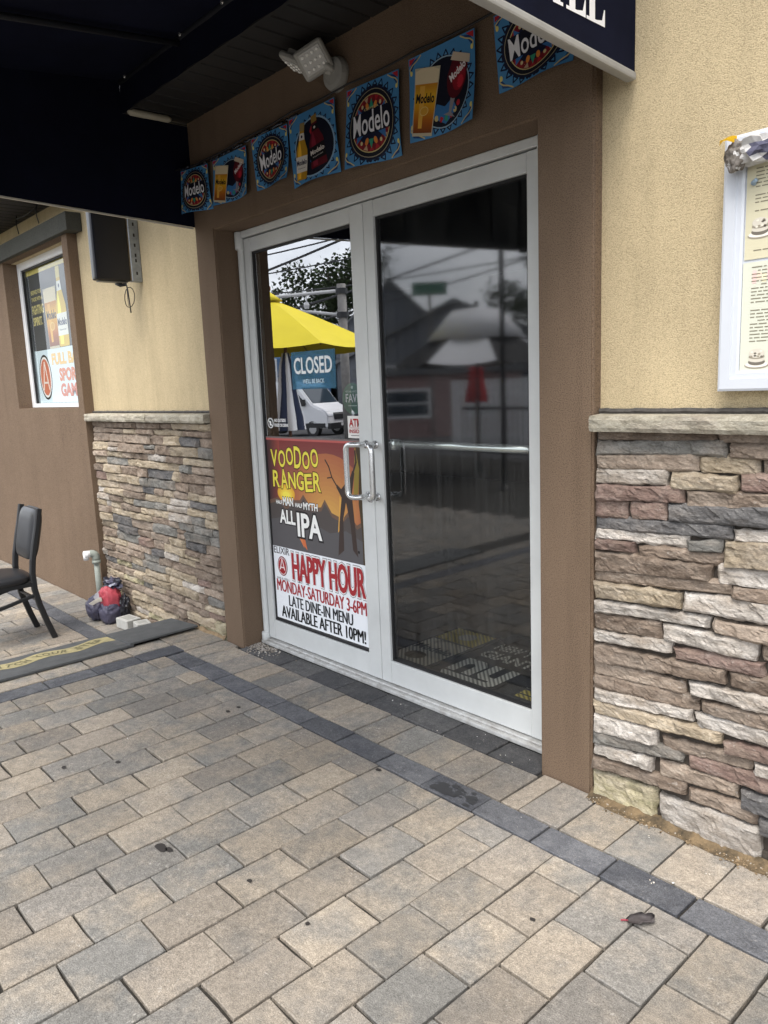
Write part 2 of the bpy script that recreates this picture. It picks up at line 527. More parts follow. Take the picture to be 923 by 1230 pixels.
# ---------------------------------------------------------------- ground
ZL = -0.13
def road_z(x, y):
    d = max(0.0, math.hypot(max(0, -x - 6), max(0, -y - 9)))
    return ZL - 0.12 - 0.027 * min(d, 30)
bm = B()
sect = [(-60, ZL - .012), (-0.80, ZL - .012), (-0.78, -0.03), (-0.70, -0.012), (30, -0.012)]
va = [bm.verts.new((x, 0.20, z)) for x, z in sect]
vb = [bm.verts.new((x, -9.0, z)) for x, z in sect]
vc = [bm.verts.new((x, -9.0, z - 0.16)) for x, z in sect]
for i in range(4):
    bm.faces.new((va[i], vb[i], vb[i + 1], va[i + 1])); bm.faces.new((vb[i], vc[i], vc[i + 1], vb[i + 1]))
pave = obj('pavement', fin(bm), M_bed, kind='structure', label='brick paved terrace in front of the entrance', loc=(0, 0, 0))
bm = B()
gx = [-400, -120, -60, -40, -30, -20, -12, -6, 0, 10, 30, 120, 400]; gy = [-9.0, -12, -16, -20, -26, -34, -45, -70, -150, -400]
gv = [[bm.verts.new((x, y, road_z(x, y) - .05)) for x in gx] for y in gy]
for i in range(len(gy) - 1):
    for j in range(len(gx) - 1):
        bm.faces.new((gv[i][j], gv[i + 1][j], gv[i + 1][j + 1], gv[i][j + 1]))
obj('road', fin(bm), M_asph, kind='structure', label='grey asphalt road beyond the terrace')

rng = random.Random(3)
def paver_mesh(w, l, h=0.05, cx=4):
    bm = B()
    w2, l2 = w / 2, l / 2
    j = lambda s: rng.uniform(-s, s)
    o = [(-w2, -l2), (j(w2 * .4), -l2 + j(.0020)), (w2, -l2), (w2 + j(.0012), j(l2 * .4)), (w2, l2), (j(w2 * .4), l2 + j(.0020)), (-w2, l2), (-w2 + j(.0012), j(l2 * .4))]
    o = [(x + j(.0008), y + j(.0014)) for x, y in o]
    r0 = [bm.verts.new((x, y, -h)) for x, y in o]
    r1 = [bm.verts.new((x, y, -.0022 + j(.0008))) for x, y in o]
    r2_ = [bm.verts.new((x * (1 - .0018 / w2), y * (1 - .0018 / l2), j(.0004))) for x, y in o]
    for a, b in ((r0, r1), (r1, r2_)):
        for k in range(8):
            bm.faces.new((a[k], a[(k + 1) % 8], b[(k + 1) % 8], b[k]))
    bm.faces.new(r2_)
    me = bpy.data.meshes.new('paver')
    bm.normal_update(); bm.to_mesh(me); bm.free()
    return me
PM = {}
def put_pavers(lst, name, mat, limit):
    """the pavers that show largest become objects; the rest one stuff part"""
    sc = []
    for x0, x1, y0, y1, z in lst:
        v = max(in_view((x, y, z), 12) for x in (x0, (x0 + x1) / 2, x1) for y in (y0, (y0 + y1) / 2, y1))
        sc.append(v * math.sqrt((x1 - x0) * (y1 - y0)) if v else 0)
    order = sorted(range(len(lst)), key=lambda i: -sc[i])
    chosen = [i for i in order[:limit] if sc[i] > 0]
    rest = [i for i in range(len(lst)) if i not in set(chosen)]
    sub = B()
    for i in sorted(chosen) + rest:
        x0, x1, y0, y1, z = lst[i]
        g = rng.uniform(.0018, .0046)
        w, l = x1 - x0 - 2 * g, y1 - y0 - 2 * g
        if w < .01 or l < .01: continue
        k = (mat.name, round(w / .004), round(l / .004), rng.randrange(3))
        if k not in PM:
            PM[k] = paver_mesh(w, l); PM[k].materials.append(mat)
        M = Matrix.Translation(((x0 + x1) / 2 + rng.uniform(-.0012, .0012), (y0 + y1) / 2 + rng.uniform(-.0012, .0012), z + rng.uniform(-.0016, .0012))) @ \
            Matrix.Rotation(rng.gauss(0, rad(.35)), 4, 'Z') @ Matrix.Rotation(rng.gauss(0, rad(.3)), 4, 'X') @ Matrix.Rotation(rng.gauss(0, rad(.35)), 4, 'Y')
        if i in rest:
            nv = len(sub.verts); sub.from_mesh(PM[k]); sub.verts.ensure_lookup_table()
            for v in sub.verts[nv:]: v.co = M @ v.co
        else:
            o = bpy.data.objects.new(name, PM[k]); COL.objects.link(o); o.parent = pave; o.matrix_local = M
    if rest:
        obj(name + '_field', sub, mat, pave, kind='stuff')
    else: sub.free()

P_main, P_bord, P_strip = [], [], []
def rows(x_edges, y_top, z, y_bot, par=0):
    for i in range(len(x_edges) - 1):
        x0, x1 = x_edges[i], x_edges[i + 1]
        y = y_top
        first = .2225 if (i + par) % 2 == 0 else .101
        while y > y_bot:
            P_main.append((x0, x1, y - first, y, z)); y -= first; first = .219
XE = [1.781 - .1528 * k for k in range(13, 0, -1)] + [1.781 + .1505 * k for k in range(0, 26)]
rows(XE, -.3575, 0.0, -4.6, par=1)
xj = [-.205, -.03, .20, .425] ; x = .425
while x < 5.4: x += .2315; xj.append(x)
xj = [-.191, -.03] + [1.677 - .2315 * k for k in range(7, -1, -1)] + [1.677 + .2315 * k for k in range(1, 17)]
for a, b in zip(xj, xj[1:]): P_bord.append((a, b, -.3565, -.2475, 0.0))
wj = [-.50, -.345, -.195, -.045, .10] + [1.49 - .15 * k for k in range(9, -1, -1)] + [1.64, 1.79, 1.938, 2.012, 2.163, 2.318, 2.466, 2.614] + [2.614 + .15 * k for k in range(1, 14)]
wj = sorted(set(round(v, 3) for v in wj))
wj = [v for i, v in enumerate(wj) if i == 0 or v - wj[i - 1] > .05]
for a, b in zip(wj, wj[1:]):
    c = (a + b) / 2
    P_main.append((a, b, -.2465, (-.032 if .0 < c < 1.94 else (-.004 if c < 2.13 else -.02)), 0.0))
sj = [0.0, .14, .365, .59, .81, 1.03, 1.25, 1.47, 1.70, 1.92]
for a, b in zip(sj, sj[1:]): P_strip.append((a, b, -.031, .105, 0.0))
y = -.238
while y > -4.4: P_bord.append((-.332, -.207, y - .2325, y, 0.0)); y -= .2325
y = -.2475
for k in range(20): P_main.append((-.488, -.336, y - .222, y, 0.0)); y -= .222
x = -.66
XL = [-.66 - .151 * k for k in range(0, 34)][::-1]
rows(XL, -.372, ZL, -4.0)
x = -.72
k = 0
while x > -5.6:
    P_bord.append((x - .232, x, -.371, -.262, ZL)); x -= .232
for a, b in zip(XL, XL[1:]): P_main.append((a, b, -.261, (-.03 if b < -1.75 else -.012), ZL))
put_pavers(P_main, 'paver', M_pav, 292)
put_pavers(P_bord, 'border_paver', M_bord, 290)
put_pavers(P_strip, 'step_paver', M_strip, 290)

# ---------------------------------------------------------------- the building
bld = thing('bar_building', 'tan and brown stucco bar front with entrance doors, window bay and dark eave', 'building', (0, 0, 0))
WY = 0.041
bm = B(); box(bm, 2.10, 9.0, WY, 0.35, -0.4, 3.4); obj('stucco_wall', bm, M_yel, bld)
bm = B(); box(bm, -1.86, -0.17, WY, 0.30, -0.4, 3.4); obj('stucco_wall', bm, M_yel, bld)
bm = B(); box(bm, -9.0, -1.86, WY, 0.30, 2.40, 3.4); obj('stucco_wall', bm, M_yel, bld)
# brown surround: two piers and the head, one skin with the opening cut out
bm = B()
f = lambda u, v, d: Vector((u, d, v))
pts = [(-.185, -.3), (0, -.3), (0, 2.127), (1.92, 2.127), (1.92, -.3), (2.122, -.3), (2.122, 3.4), (-.185, 3.4)]
prism(bm, pts, f, 0.0, 0.20); fin(bm)
bmesh.ops.triangulate(bm, faces=[q for q in bm.faces if len(q.verts) > 4])
es = [e for e in bm.edges if abs(e.verts[0].co.y) < 1e-5 and abs(e.verts[1].co.y) < 1e-5 and len(e.link_faces) == 2 and abs(e.link_faces[0].normal.dot(e.link_faces[1].normal)) < .5]
bmesh.ops.bevel(bm, geom=es, offset=.007, segments=3, affect='EDGES')
obj('door_surround', bm, M_brn, bld)
# window bay: brown skin with window opening, sill, lintel
BY, BX = -0.026, -1.81
bm = B()
pts = [(-9, -.4), (BX, -.4), (BX, 2.42), (-9, 2.42)]
hole = (-3.18, -1.905, 1.275, 2.405)
xs = [-9, hole[0], hole[1], BX]; zs = [-.4, hole[2], hole[3], 2.42]
for i in range(3):
    for k in range(3):
        if i == 1 and k == 1: continue
        for yy in (BY,):
            bm.faces.new([bm.verts.new(c) for c in ((xs[i], yy, zs[k]), (xs[i + 1], yy, zs[k]), (xs[i + 1], yy, zs[k + 1]), (xs[i], yy, zs[k + 1]))])
def quad(a, b, c, d): bm.faces.new([bm.verts.new(q) for q in (a, b, c, d)])
quad((BX, BY, -.4), (BX, .1, -.4), (BX, .1, 2.42), (BX, BY, 2.42))
h0, h1, h2, h3 = hole
quad((h0, BY, h2), (h0, .2, h2), (h0, .2, h3), (h0, BY, h3)); quad((h1, BY, h2), (h1, .2, h2), (h1, .2, h3), (h1, BY, h3))
quad((h0, BY, h2), (h1, BY, h2), (h1, .2, h2), (h0, .2, h2)); quad((h0, BY, h3), (h1, BY, h3), (h1, .2, h3), (h0, .2, h3))
bmesh.ops.remove_doubles(bm, verts=bm.verts[:], dist=1e-4)
bmesh.ops.recalc_face_normals(bm, faces=bm.faces[:])
obj('window_bay', bm, M_brn, bld)
bm = B(); box(bm, -9.2, -1.70, -.062, WY - .002, 2.408, 2.522, .004, 2); obj('lintel_beam', bm, M_beam, bld)
win = thing('window', None, None); win.parent = bld; win.location = (0, 0, 0)
yw = .078
bm = B()
fw_ = .062
for a in ((h0 + .002, h0 + fw_, h2 + .002, h3 - .002), (h1 - fw_, h1 - .002, h2 + .002, h3 - .002)): box(bm, a[0], a[1], yw, yw + .06, a[2], a[3], .003)
for a in ((h0 + fw_, h1 - fw_, h2 + .002, h2 + .034), (h0 + fw_, h1 - fw_, h3 - .058, h3 - .002)): box(bm, a[0], a[1], yw + .001, yw + .06, a[2], a[3], .003)
obj('window_frame', bm, M_white, win)
bm = B()
g0, g1, g2, g3 = h0 + fw_, h1 - fw_, h2 + .034, h3 - .058
for a in ((g0, g0 + .016, g2, g3), (g1 - .012, g1, g2, g3)): box(bm, a[0], a[1], yw + .014, yw + .03, a[2], a[3])
box(bm, g0 + .016, g1 - .012, yw + .014, yw + .03, g3 - .014, g3)
obj('gasket', bm, M_blk, win)
bm = B(); box(bm, g0 + .005, g1 - .005, yw + .031, yw + .035, g2 - .005, g3 - .005); obj('pane', bm, M_glassW, win)
# eave: boarded soffit, fascia, roof
sof = thing('soffit', None, None); sof.parent = bld
me = None
for k in range(92):
    x0 = -6.9 + k * .1
    if me is None:
        bm = B(); box(bm, 0, .094, -.31, WY - .003, 0, .012, .004); box(bm, -.006, 0, -.308, WY - .004, .008, .014)
        me = bpy.data.meshes.new('slat'); bm.to_mesh(me); bm.free(); me.materials.append(M_soff)
    link_mesh('slat', me, sof, (x0, 0, 2.656))
bm = B(); box(bm, -7, 2.4, -.325, -.311, 2.645, 2.80); obj('fascia', bm, M_soff, bld)
bm = B(); box(bm, -9, 9, -.40, 6, 3.40, 3.46); obj('roof', bm, M_soff, bld)
# interior, dim
bm = B()
def wallq(*c): bm.faces.new([bm.verts.new(q) for q in c])
wallq((-6, .36, 0.0), (7, .36, 0.0), (7, 6, 0.0), (-6, 6, 0.0)); wallq((-.6, .16, 0.0), (2.6, .16, 0.0), (2.6, .36, 0.0), (-.6, .36, 0.0))
obj('interior_floor', bm, M_floor, bld)
bm = B()
wallq((-6, 6, -.2), (7, 6, -.2), (7, 6, 2.7), (-6, 6, 2.7)); wallq((-6, .25, 2.7), (7, .25, 2.7), (7, 6, 2.7), (-6, 6, 2.7))
wallq((-6, .2, -.2), (-6, 6, -.2), (-6, 6, 2.7), (-6, .2, 2.7)); wallq((7, .2, -.2), (7, 6, -.2), (7, 6, 2.7), (7, .2, 2.7))
wallq((-.18, .21, 0), (-.18, 1.2, 0), (-.18, 1.2, 2.7), (-.18, .21, 2.7))
wallq((-9, .36, -.2), (-1.8, .36, -.2), (-1.8, .36, 2.6), (-9, .36, 2.6))
obj('interior_wall', bm, M_dark, bld)

# ---------------------------------------------------------------- ledger stone wainscots
def stone_mat(name, a, b, c, over=(.30, .255, .21), amt=.55):
    """split stone: three tints of its own, a wash of the neighbouring tone, pale chipped edges, fine grain"""
    m, n, l, bs = new_mat(name)
    bs.inputs['Roughness'].default_value = 0.92
    bs.inputs['Specular IOR Level'].default_value = 0.2
    g = n.new('ShaderNodeNewGeometry'); oi = n.new('ShaderNodeObjectInfo')
    def mapped(sx, sy, sz):
        q = n.new('ShaderNodeMapping'); q.inputs['Scale'].default_value = (sx, sy, sz); l(g.outputs['Position'], q.inputs['Vector'])
        ad = n.new('ShaderNodeVectorMath'); ad.operation = 'ADD'; cb = n.new('ShaderNodeCombineXYZ')
        mu = n.new('ShaderNodeMath'); mu.operation = 'MULTIPLY'; mu.inputs[1].default_value = 37.0; l(oi.outputs['Random'], mu.inputs[0])
        l(mu.outputs[0], cb.inputs[0]); l(mu.outputs[0], cb.inputs[1]); l(q.outputs[0], ad.inputs[0]); l(cb.outputs[0], ad.inputs[1]); return ad.outputs[0]
    def noi(v, sc, d, r=.65, dist=0.0):
        z = n.new('ShaderNodeTexNoise'); z.inputs['Scale'].default_value = sc; z.inputs['Detail'].default_value = d; z.inputs['Roughness'].default_value = r; z.inputs['Distortion'].default_value = dist
        l(v, z.inputs['Vector']); return z.outputs['Fac']
    def mr(x, a0, a1, b0, b1):
        q = n.new('ShaderNodeMapRange'); l(x, q.inputs[0])
        for i, v in enumerate((a0, a1, b0, b1)): q.inputs[i + 1].default_value = v
        return q.outputs[0]
    V = mapped(1, 1, 2.2)
    r = n.new('ShaderNodeValToRGB'); e = r.color_ramp.elements
    e[0].position = .30; e[0].color = (*a, 1); e[1].position = .70; e[1].color = (*c, 1); q = e.new(.5); q.color = (*b, 1)
    l(noi(V, 13, 9, .70, .8), r.inputs[0])
    mx = n.new('ShaderNodeMixRGB'); l(mr(noi(V, 5.5, 4), .46, .68, 0, amt), mx.inputs[0]); l(r.outputs[0], mx.inputs[1]); mx.inputs[2].default_value = (*over, 1)
    vn_ = noi(V, 34, 6, .72, 1.2)
    m2 = n.new('ShaderNodeMixRGB'); l(mr(vn_, .60, .70, 0, .40), m2.inputs[0]); l(mx.outputs[0], m2.inputs[1]); m2.inputs[2].default_value = (.55, .52, .48, 1)
    m3 = n.new('ShaderNodeMixRGB'); l(mr(vn_, .40, .30, 0, .45), m3.inputs[0]); l(m2.outputs[0], m3.inputs[1]); m3.inputs[2].default_value = (.06, .05, .042, 1)
    h = n.new('ShaderNodeHueSaturation'); l(m3.outputs[0], h.inputs['Color'])
    mm = n.new('ShaderNodeMath'); mm.operation = 'MULTIPLY'; l(mr(oi.outputs['Random'], 0, 1, .84, 1.16), mm.inputs[0]); l(mr(noi(V, 150, 3), .3, .7, .76, 1.24), mm.inputs[1]); l(mm.outputs[0], h.inputs['Value'])
    l(h.outputs[0], bs.inputs['Base Color'])
    bp = n.new('ShaderNodeBump'); bp.inputs['Strength'].default_value = 1.0; bp.inputs['Distance'].default_value = .006
    l(noi(V, 55, 7, .72, .5), bp.inputs['Height']); l(bp.outputs[0], bs.inputs['Normal'])
    return m
SM = {
 'b': stone_mat('brown_stone', (.11, .082, .064), (.205, .158, .122), (.33, .27, .22)),
 't': stone_mat('tan_stone', (.20, .16, .11), (.345, .285, .205), (.48, .42, .33)),
 'w': stone_mat('pale_stone', (.26, .235, .205), (.43, .395, .355), (.60, .57, .53), over=(.31, .26, .21), amt=.9),
 'g': stone_mat('grey_stone', (.12, .115, .105), (.19, .185, .17), (.27, .26, .24)),
 'd': stone_mat('slate_stone', (.075, .073, .074), (.12, .117, .117), (.20, .195, .19), over=(.20, .17, .145), amt=.45),
 'r': stone_mat('russet_stone', (.13, .085, .072), (.20, .14, .118), (.30, .235, .205), over=(.25, .195, .155), amt=.75),
 'p': stone_mat('mauve_stone', (.20, .155, .12), (.30, .24, .19), (.39, .33, .27)),
 'm': stone_mat('mossy_stone', (.17, .17, .09), (.38, .34, .22), (.50, .45, .34)),
}
M_cap = stone_mat('cap_stone', (.21, .19, .14), (.38, .35, .28), (.52, .49, .41))

def hash3(p):
    q = math.sin(p.x * 127.1 + p.y * 311.7 + p.z * 74.7) * 43758.5453
    return q - math.floor(q)
def chips(x, z, off, sc):
    """height of a split-stone face: flat chips at different tilts meeting in creases"""
    d, pts = noise.voronoi(Vector((x * sc, z * sc * 1.7, 0)) + off)
    c = pts[0]; q = Vector((x * sc, z * sc * 1.7, 0)) + off - c
    a = hash3(c) * 6.283
    return (q.x * math.cos(a) + q.y * math.sin(a)) * .55 + (hash3(c + Vector((5, 3, 1))) - .5) * .7
def ledger(P, y_face, y_back, nx, nz, seed, rough=1.0):
    """P: tl, tr, br, bl corners (x, z); a split face standing out of the wall, sides running back into it"""
    bm = B()
    tl, tr, br, bl = [Vector((p[0], p[1])) for p in P]
    wlen = max((tr - tl).length, .03); hgt = max((tl - bl).length, .02)
    off = Vector((seed * 3.17, seed * 1.31, seed * .77))
    tilt = (hash3(off) - .5) * .30; yaw = (hash3(off * 1.7) - .5) * .05
    G = []
    for k in range(nz + 1):
        t = k / nz
        t = t + .10 * math.sin(2 * math.pi * t) * -.5
        row = []
        for i in range(nx + 1):
            s = i / nx
            p = (tl * (1 - s) + tr * s) * (1 - t) + (bl * (1 - s) + br * s) * t
            x, z = p
            n1 = noise.noise(Vector((x * 8, z * 12, 0)) + off)
            n2 = noise.noise(Vector((x * 36, z * 42, 3)) + off)
            n3 = noise.noise(Vector((x * 95, z * 110, 7)) + off)
            if k in (0, nz): z += (n1 * .0065 + n2 * .0048 + n3 * .0020) * rough
            if i in (0, nx): x += (n1 * .006 + n2 * .005) * rough
            ds = min(s, 1 - s) * wlen; dt = min(t, 1 - t) * hgt
            ed = min(1.0, ds / .013) ; et = min(1.0, dt / .0085)
            e = (1 - (1 - ed) ** 2.5) * (1 - (1 - et) ** 2.5)
            y = y_back + (y_face - y_back) * (.50 + .50 * e)
            y -= (chips(x, z, off, 17) * .0062 + chips(x, z, off * 1.3, 42) * .0026) * rough * (.35 + .65 * e)
            y += (n1 * .005 + n2 * .0028 + n3 * .0016) * rough * (.4 + .6 * e)
            y += (t - .5) * hgt * tilt + (s - .5) * wlen * yaw
            row.append(bm.verts.new((x, min(y, y_back - .001), z)))
        G.append(row)
    for k in range(nz):
        for i in range(nx):
            bm.faces.new((G[k][i], G[k + 1][i], G[k + 1][i + 1], G[k][i + 1]))
    ring = G[0][:] + [G[k][nx] for k in range(1, nz + 1)] + G[nz][nx - 1::-1] + [G[k][0] for k in range(nz - 1, 0, -1)]
    back = [bm.verts.new((v.co.x, y_back, v.co.z)) for v in ring]
    for a in range(len(ring)):
        b_ = (a + 1) % len(ring)
        bm.faces.new((ring[a], ring[b_], back[b_], back[a]))
    fin(bm)
    return bm

def cap(parent, segs, z0, z1, yf, seed):
    for i, (a, b) in enumerate(segs):
        bm = B()
        nx, nz = max(6, int((b - a) / .02)), 4
        off = Vector((seed + i * 5.1, 0, 0))
        G = []
        for k in range(nz + 1):
            row = []
            for q in range(nx + 1):
                s = q / nx; x = a + .002 + (b - a - .004) * s
                z = z1 + (z0 - z1) * k / nz
                e = (0.0 if 0 < k < nz else .006) + (.008 if q in (0, nx) else 0)
                y = yf + e + .005 * noise.noise(Vector((x * 14, z * 40, 0)) + off) + .003 * noise.noise(Vector((x * 50, z * 70, 4)) + off)
                row.append(bm.verts.new((x, y, z + (.0015 * noise.noise(Vector((x * 30, 0, k)))))))
            G.append(row)
        for k in range(nz):
            for q in range(nx): bm.faces.new((G[k][q], G[k + 1][q], G[k + 1][q + 1], G[k][q + 1]))
        bk = [[bm.verts.new((v.co.x, WY + .002, (z1 + .004) if k == 0 else z0)) for v in G[k]] for k in (0, nz)]
        for q in range(nx):
            bm.faces.new((bk[0][q], G[0][q], G[0][q + 1], bk[0][q + 1])); bm.faces.new((G[nz][q], bk[1][q], bk[1][q + 1], G[nz][q + 1]))
        for q in (0, nx):
            bm.faces.new([G[k][q] for k in range(nz + 1)] + [bk[1][q], bk[0][q]])
        obj('cap_stone', fin(bm), M_cap, parent, smooth=False)

RS = "b 2160 1186 2498 1194 2499 1169 2161 1162;b 2501 1195 2665 1197 2666 1165 2502 1165;g 2157 1152 2526 1170 2531 1132 2157 1119;b 2530 1158 2667 1162 2668 1125 2531 1126;p 2161 1113 2445 1128 2447 1084 2165 1074;t 2451 1123 2612 1127 2616 1086 2452 1081;b 2617 1123 2687 1124 2689 1088 2619 1087;w 2161 1068 2362 1083 2363 1041 2162 1031;t 2369 1072 2561 1075 2564 1036 2370 1031;r 2565 1077 2689 1085 2691 1040 2568 1039;r 2155 1024 2408 1037 2411 992 2155 980;b 2414 1026 2710 1039 2712 995 2417 982;r 2153 974 2236 979 2237 931 2153 930;r 2241 977 2359 988 2360 939 2242 929;d 2363 983 2693 1005 2695 949 2369 938;d 2164 921 2549 943 2551 907 2170 889;w 2167 887 2425 900 2426 869 2167 859;g 2429 887 2522 895 2523 868 2430 860;w 2553 931 2695 941 2697 911 2554 903;r 2156 855 2266 857 2267 830 2156 825;b 2274 848 2523 862 2522 830 2275 824;t 2526 895 2678 908 2681 840 2529 827;b 2150 817 2499 822 2500 784 2150 756;p 2157 754 2552 783 2551 752 2168 723;w 2507 825 2700 840 2703 782 2517 782;t 2171 719 2413 730 2414 689 2175 668;b 2555 775 2702 784 2704 743 2556 747;w 2417 731 2723 752 2726 693 2419 687;w 2169 657 2498 671 2493 647 2169 625;b 2155 616 2351 626 2352 580 2156 566;p 2504 672 2707 684 2709 636 2510 639;w 2357 627 2627 629 2624 581 2360 582;w 2161 562 2385 573 2386 547 2162 528;b 2166 514 2547 532 2546 497 2171 460;r 2392 564 2650 579 2651 539 2399 536;b 2632 624 2729 625 2731 582 2634 588;b 2552 533 2713 540 2716 486 2557 494;p 2168 456 2428 467 2429 430 2171 417;b 2171 413 2471 425 2469 391 2171 373;w 2440 473 2716 490 2718 442 2447 439;w 2174 368 2455 386 2456 357 2178 328;t 2169 323 2540 347 2539 314 2175 285;b 2477 423 2718 436 2720 394 2479 394;w 2460 382 2720 400 2722 347 2467 347;w 2164 278 2349 290 2346 245 2164 224;g 2164 221 2430 254 2431 221 2170 184;b 2358 274 2624 293 2622 265 2363 243;r 2545 321 2702 337 2704 303 2550 296;w 2164 178 2340 197 2338 162 2165 145;b 2176 134 2440 150 2441 121 2180 98;p 2347 193 2592 209 2591 169 2352 149;r 2440 245 2706 266 2708 216 2446 209;w 2630 289 2724 296 2726 257 2633 260;d 2597 193 2708 202 2710 154 2598 145;b 2449 141 2646 147 2642 108 2450 109;m 2159 83 2349 95 2350 45 2160 34;w 2358 88 2659 95 2655 45 2363 35;d 2651 133 2731 142 2733 98 2652 91"
wr = thing('stone_wainscot', 'dry-stacked ledger stone wainscot with a pale chiselled cap, under the framed menu case', 'stone wall', (2.14, 0, 0))
bm = B(); box(bm, 2.1225, 5.4, .022, WY + .02, -.3, 1.195); obj('mortar_bed', bm, M_mort, wr)
sr = random.Random(11)
cnt = 0
def add_stone(par, P, c, yf, yb, nx, nz, seed, rough=1.0):
    o = obj('stone', ledger(P, yf, yb, nx, nz, seed, rough), SM[c], par, smooth=False, loc=(sum(p[0] for p in P) / 4, yb, sum(p[1] for p in P) / 4))
    return o
edge_rows = []
for ent in RS.split(';'):
    c, *v = ent.split()
    v = [int(q) / 1000 for q in v]
    P = [(v[0], v[1]), (v[2], v[3]), (v[4], v[5]), (v[6], v[7])]
    g = .0005; gz = -.0040
    P = [(P[0][0] + g, P[0][1] - gz), (P[1][0] - g, P[1][1] - gz), (P[2][0] - g, P[2][1] + gz), (P[3][0] + g, P[3][1] + gz)]
    if min(p[0] for p in P) < 2.20: P = [(2.1245 + sr.uniform(0, .006) if i in (0, 3) else p[0], p[1]) for i, p in enumerate(P)]
    if max(P[2][1], P[3][1]) < .062: P[2] = (P[2][0], .004); P[3] = (P[3][0], .004)
    w = P[1][0] - P[0][0]
    add_stone(wr, P, c, -.004 + sr.uniform(-.010, .008), .024, max(10, int(w / .009)), 9, sr.uniform(0, 90), 1.25)
    if P[1][0] > 2.64: edge_rows.append(P)
def random_courses(par, x0, x1, z0, z1, weights, seed, nxs=.03, nz=4, hmin=.040, hmax=.068, lmin=.10, lmax=.34, ylo=0.0, low=None, yface=-.004):
    q = random.Random(seed)
    z = z1
    keys = list(weights); wts = [weights[k] for k in keys]
    r = 0
    while z > z0 + .02:
        h = min(q.uniform(hmin, hmax), z - z0)
        x = x0 + q.uniform(-.012, .018) if r else x0
        first = True
        while x < x1 - .02:
            l = q.uniform(lmin, lmax) * (q.random() < .25 and .55 or 1)
            if x1 - x - l < .07: l = x1 - x
            tz = lambda xx: .010 * noise.noise(Vector((xx * 3.1, r * 3.7, seed)))
            bz = lambda xx: .010 * noise.noise(Vector((xx * 3.1, (r + 1) * 3.7, seed)))
            g = .0008
            sk = q.uniform(-.008, .008)
            P = [(x + g, z + (tz(x) if r else 0) - g), (x + l - g + sk * .5, z + (tz(x + l) if r else 0) - g), (x + l - g - sk * .5, z - h + bz(x + l) + g), (x + g, z - h + bz(x) + g)]
            k = q.choices(keys, wts)[0]
            if low and (z - z0) / (z1 - z0) < .33 and q.random() < .75: k = q.choice(low)
            if h > .055 and l < .2 and q.random() < .15:
                zm = q.uniform(.4, .6)
                Pm = [tuple(P[0][i] * (1 - zm) + P[3][i] * zm for i in (0, 1)), tuple(P[1][i] * (1 - zm) + P[2][i] * zm for i in (0, 1))]
                add_stone(par, [P[0], P[1], (Pm[1][0], Pm[1][1] + g), (Pm[0][0], Pm[0][1] + g)], k, yface + q.uniform(-.012, .010), .024, max(4, int(l / nxs)), 4, q.uniform(0, 99))
                add_stone(par, [(Pm[0][0], Pm[0][1] - g), (Pm[1][0], Pm[1][1] - g), P[2], P[3]], q.choices(keys, wts)[0], yface + q.uniform(-.012, .010), .024, max(4, int(l / nxs)), 4, q.uniform(0, 99))
            else:
                add_stone(par, P, k, yface + q.uniform(-.014, .012), .024, max(4, int(l / nxs)), nz, q.uniform(0, 99), 1.15)
            x += l
        z -= h; r += 1
mix_w = dict(b=5, t=4, w=3.2, g=2.2, d=2.6, r=1.6, p=2.6)
random_courses(wr, 2.765, 3.9, .03, 1.19, mix_w, 5, lmin=.16, lmax=.42)
bm = B(); box(bm, 2.128, 5.4, .014, .03, -.3, .034, .004); obj('mortar_bed', bm, M_mort, wr)
cap(wr, [(2.129, 3.04), (3.04, 4.4), (4.4, 5.4)], 1.190, 1.236, -.046, 3.0)
bm = B(); tube(bm, [(2.128 + .02 * i, .030 + .004 * noise.noise(Vector((i * .9, 0, 0))), 1.246 + .004 * noise.noise(Vector((i * .7, 5, 0)))) for i in range(100)], .010, 6); obj('sealant', bm, M_caulk, wr)

wlft = thing('stone_wainscot', 'tall ledger stone wainscot in tan and white stones between the window bay and the doors', 'stone wall', (-1.0, 0, ZL))
bm = B(); box(bm, BX + .002, -.1855, .022, WY + .02, -.4, 1.195); obj('mortar_bed', bm, M_mort, wlft)
random_courses(wlft, BX + .012, -.1875, ZL - .03, 1.186, dict(b=6, t=6, w=1.8, g=2.0, d=1.2, r=.6, p=3.8), 21, nxs=.014, nz=6, hmin=.038, hmax=.058, lmin=.13, lmax=.38, low=['t', 't', 'm', 'g', 'b', 'p'])
cap(wlft, [(BX + .006, -.868), (-.868, -.443), (-.443, -.1865)], 1.188, 1.234, -.046, 9.0)
bm = B(); tube(bm, [(BX + .01 + .02 * i, .030 + .004 * noise.noise(Vector((i * .9, 3, 0))), 1.244 + .004 * noise.noise(Vector((i * .7, 8, 0)))) for i in range(81)], .009, 6); obj('sealant', bm, M_caulk, wlft)
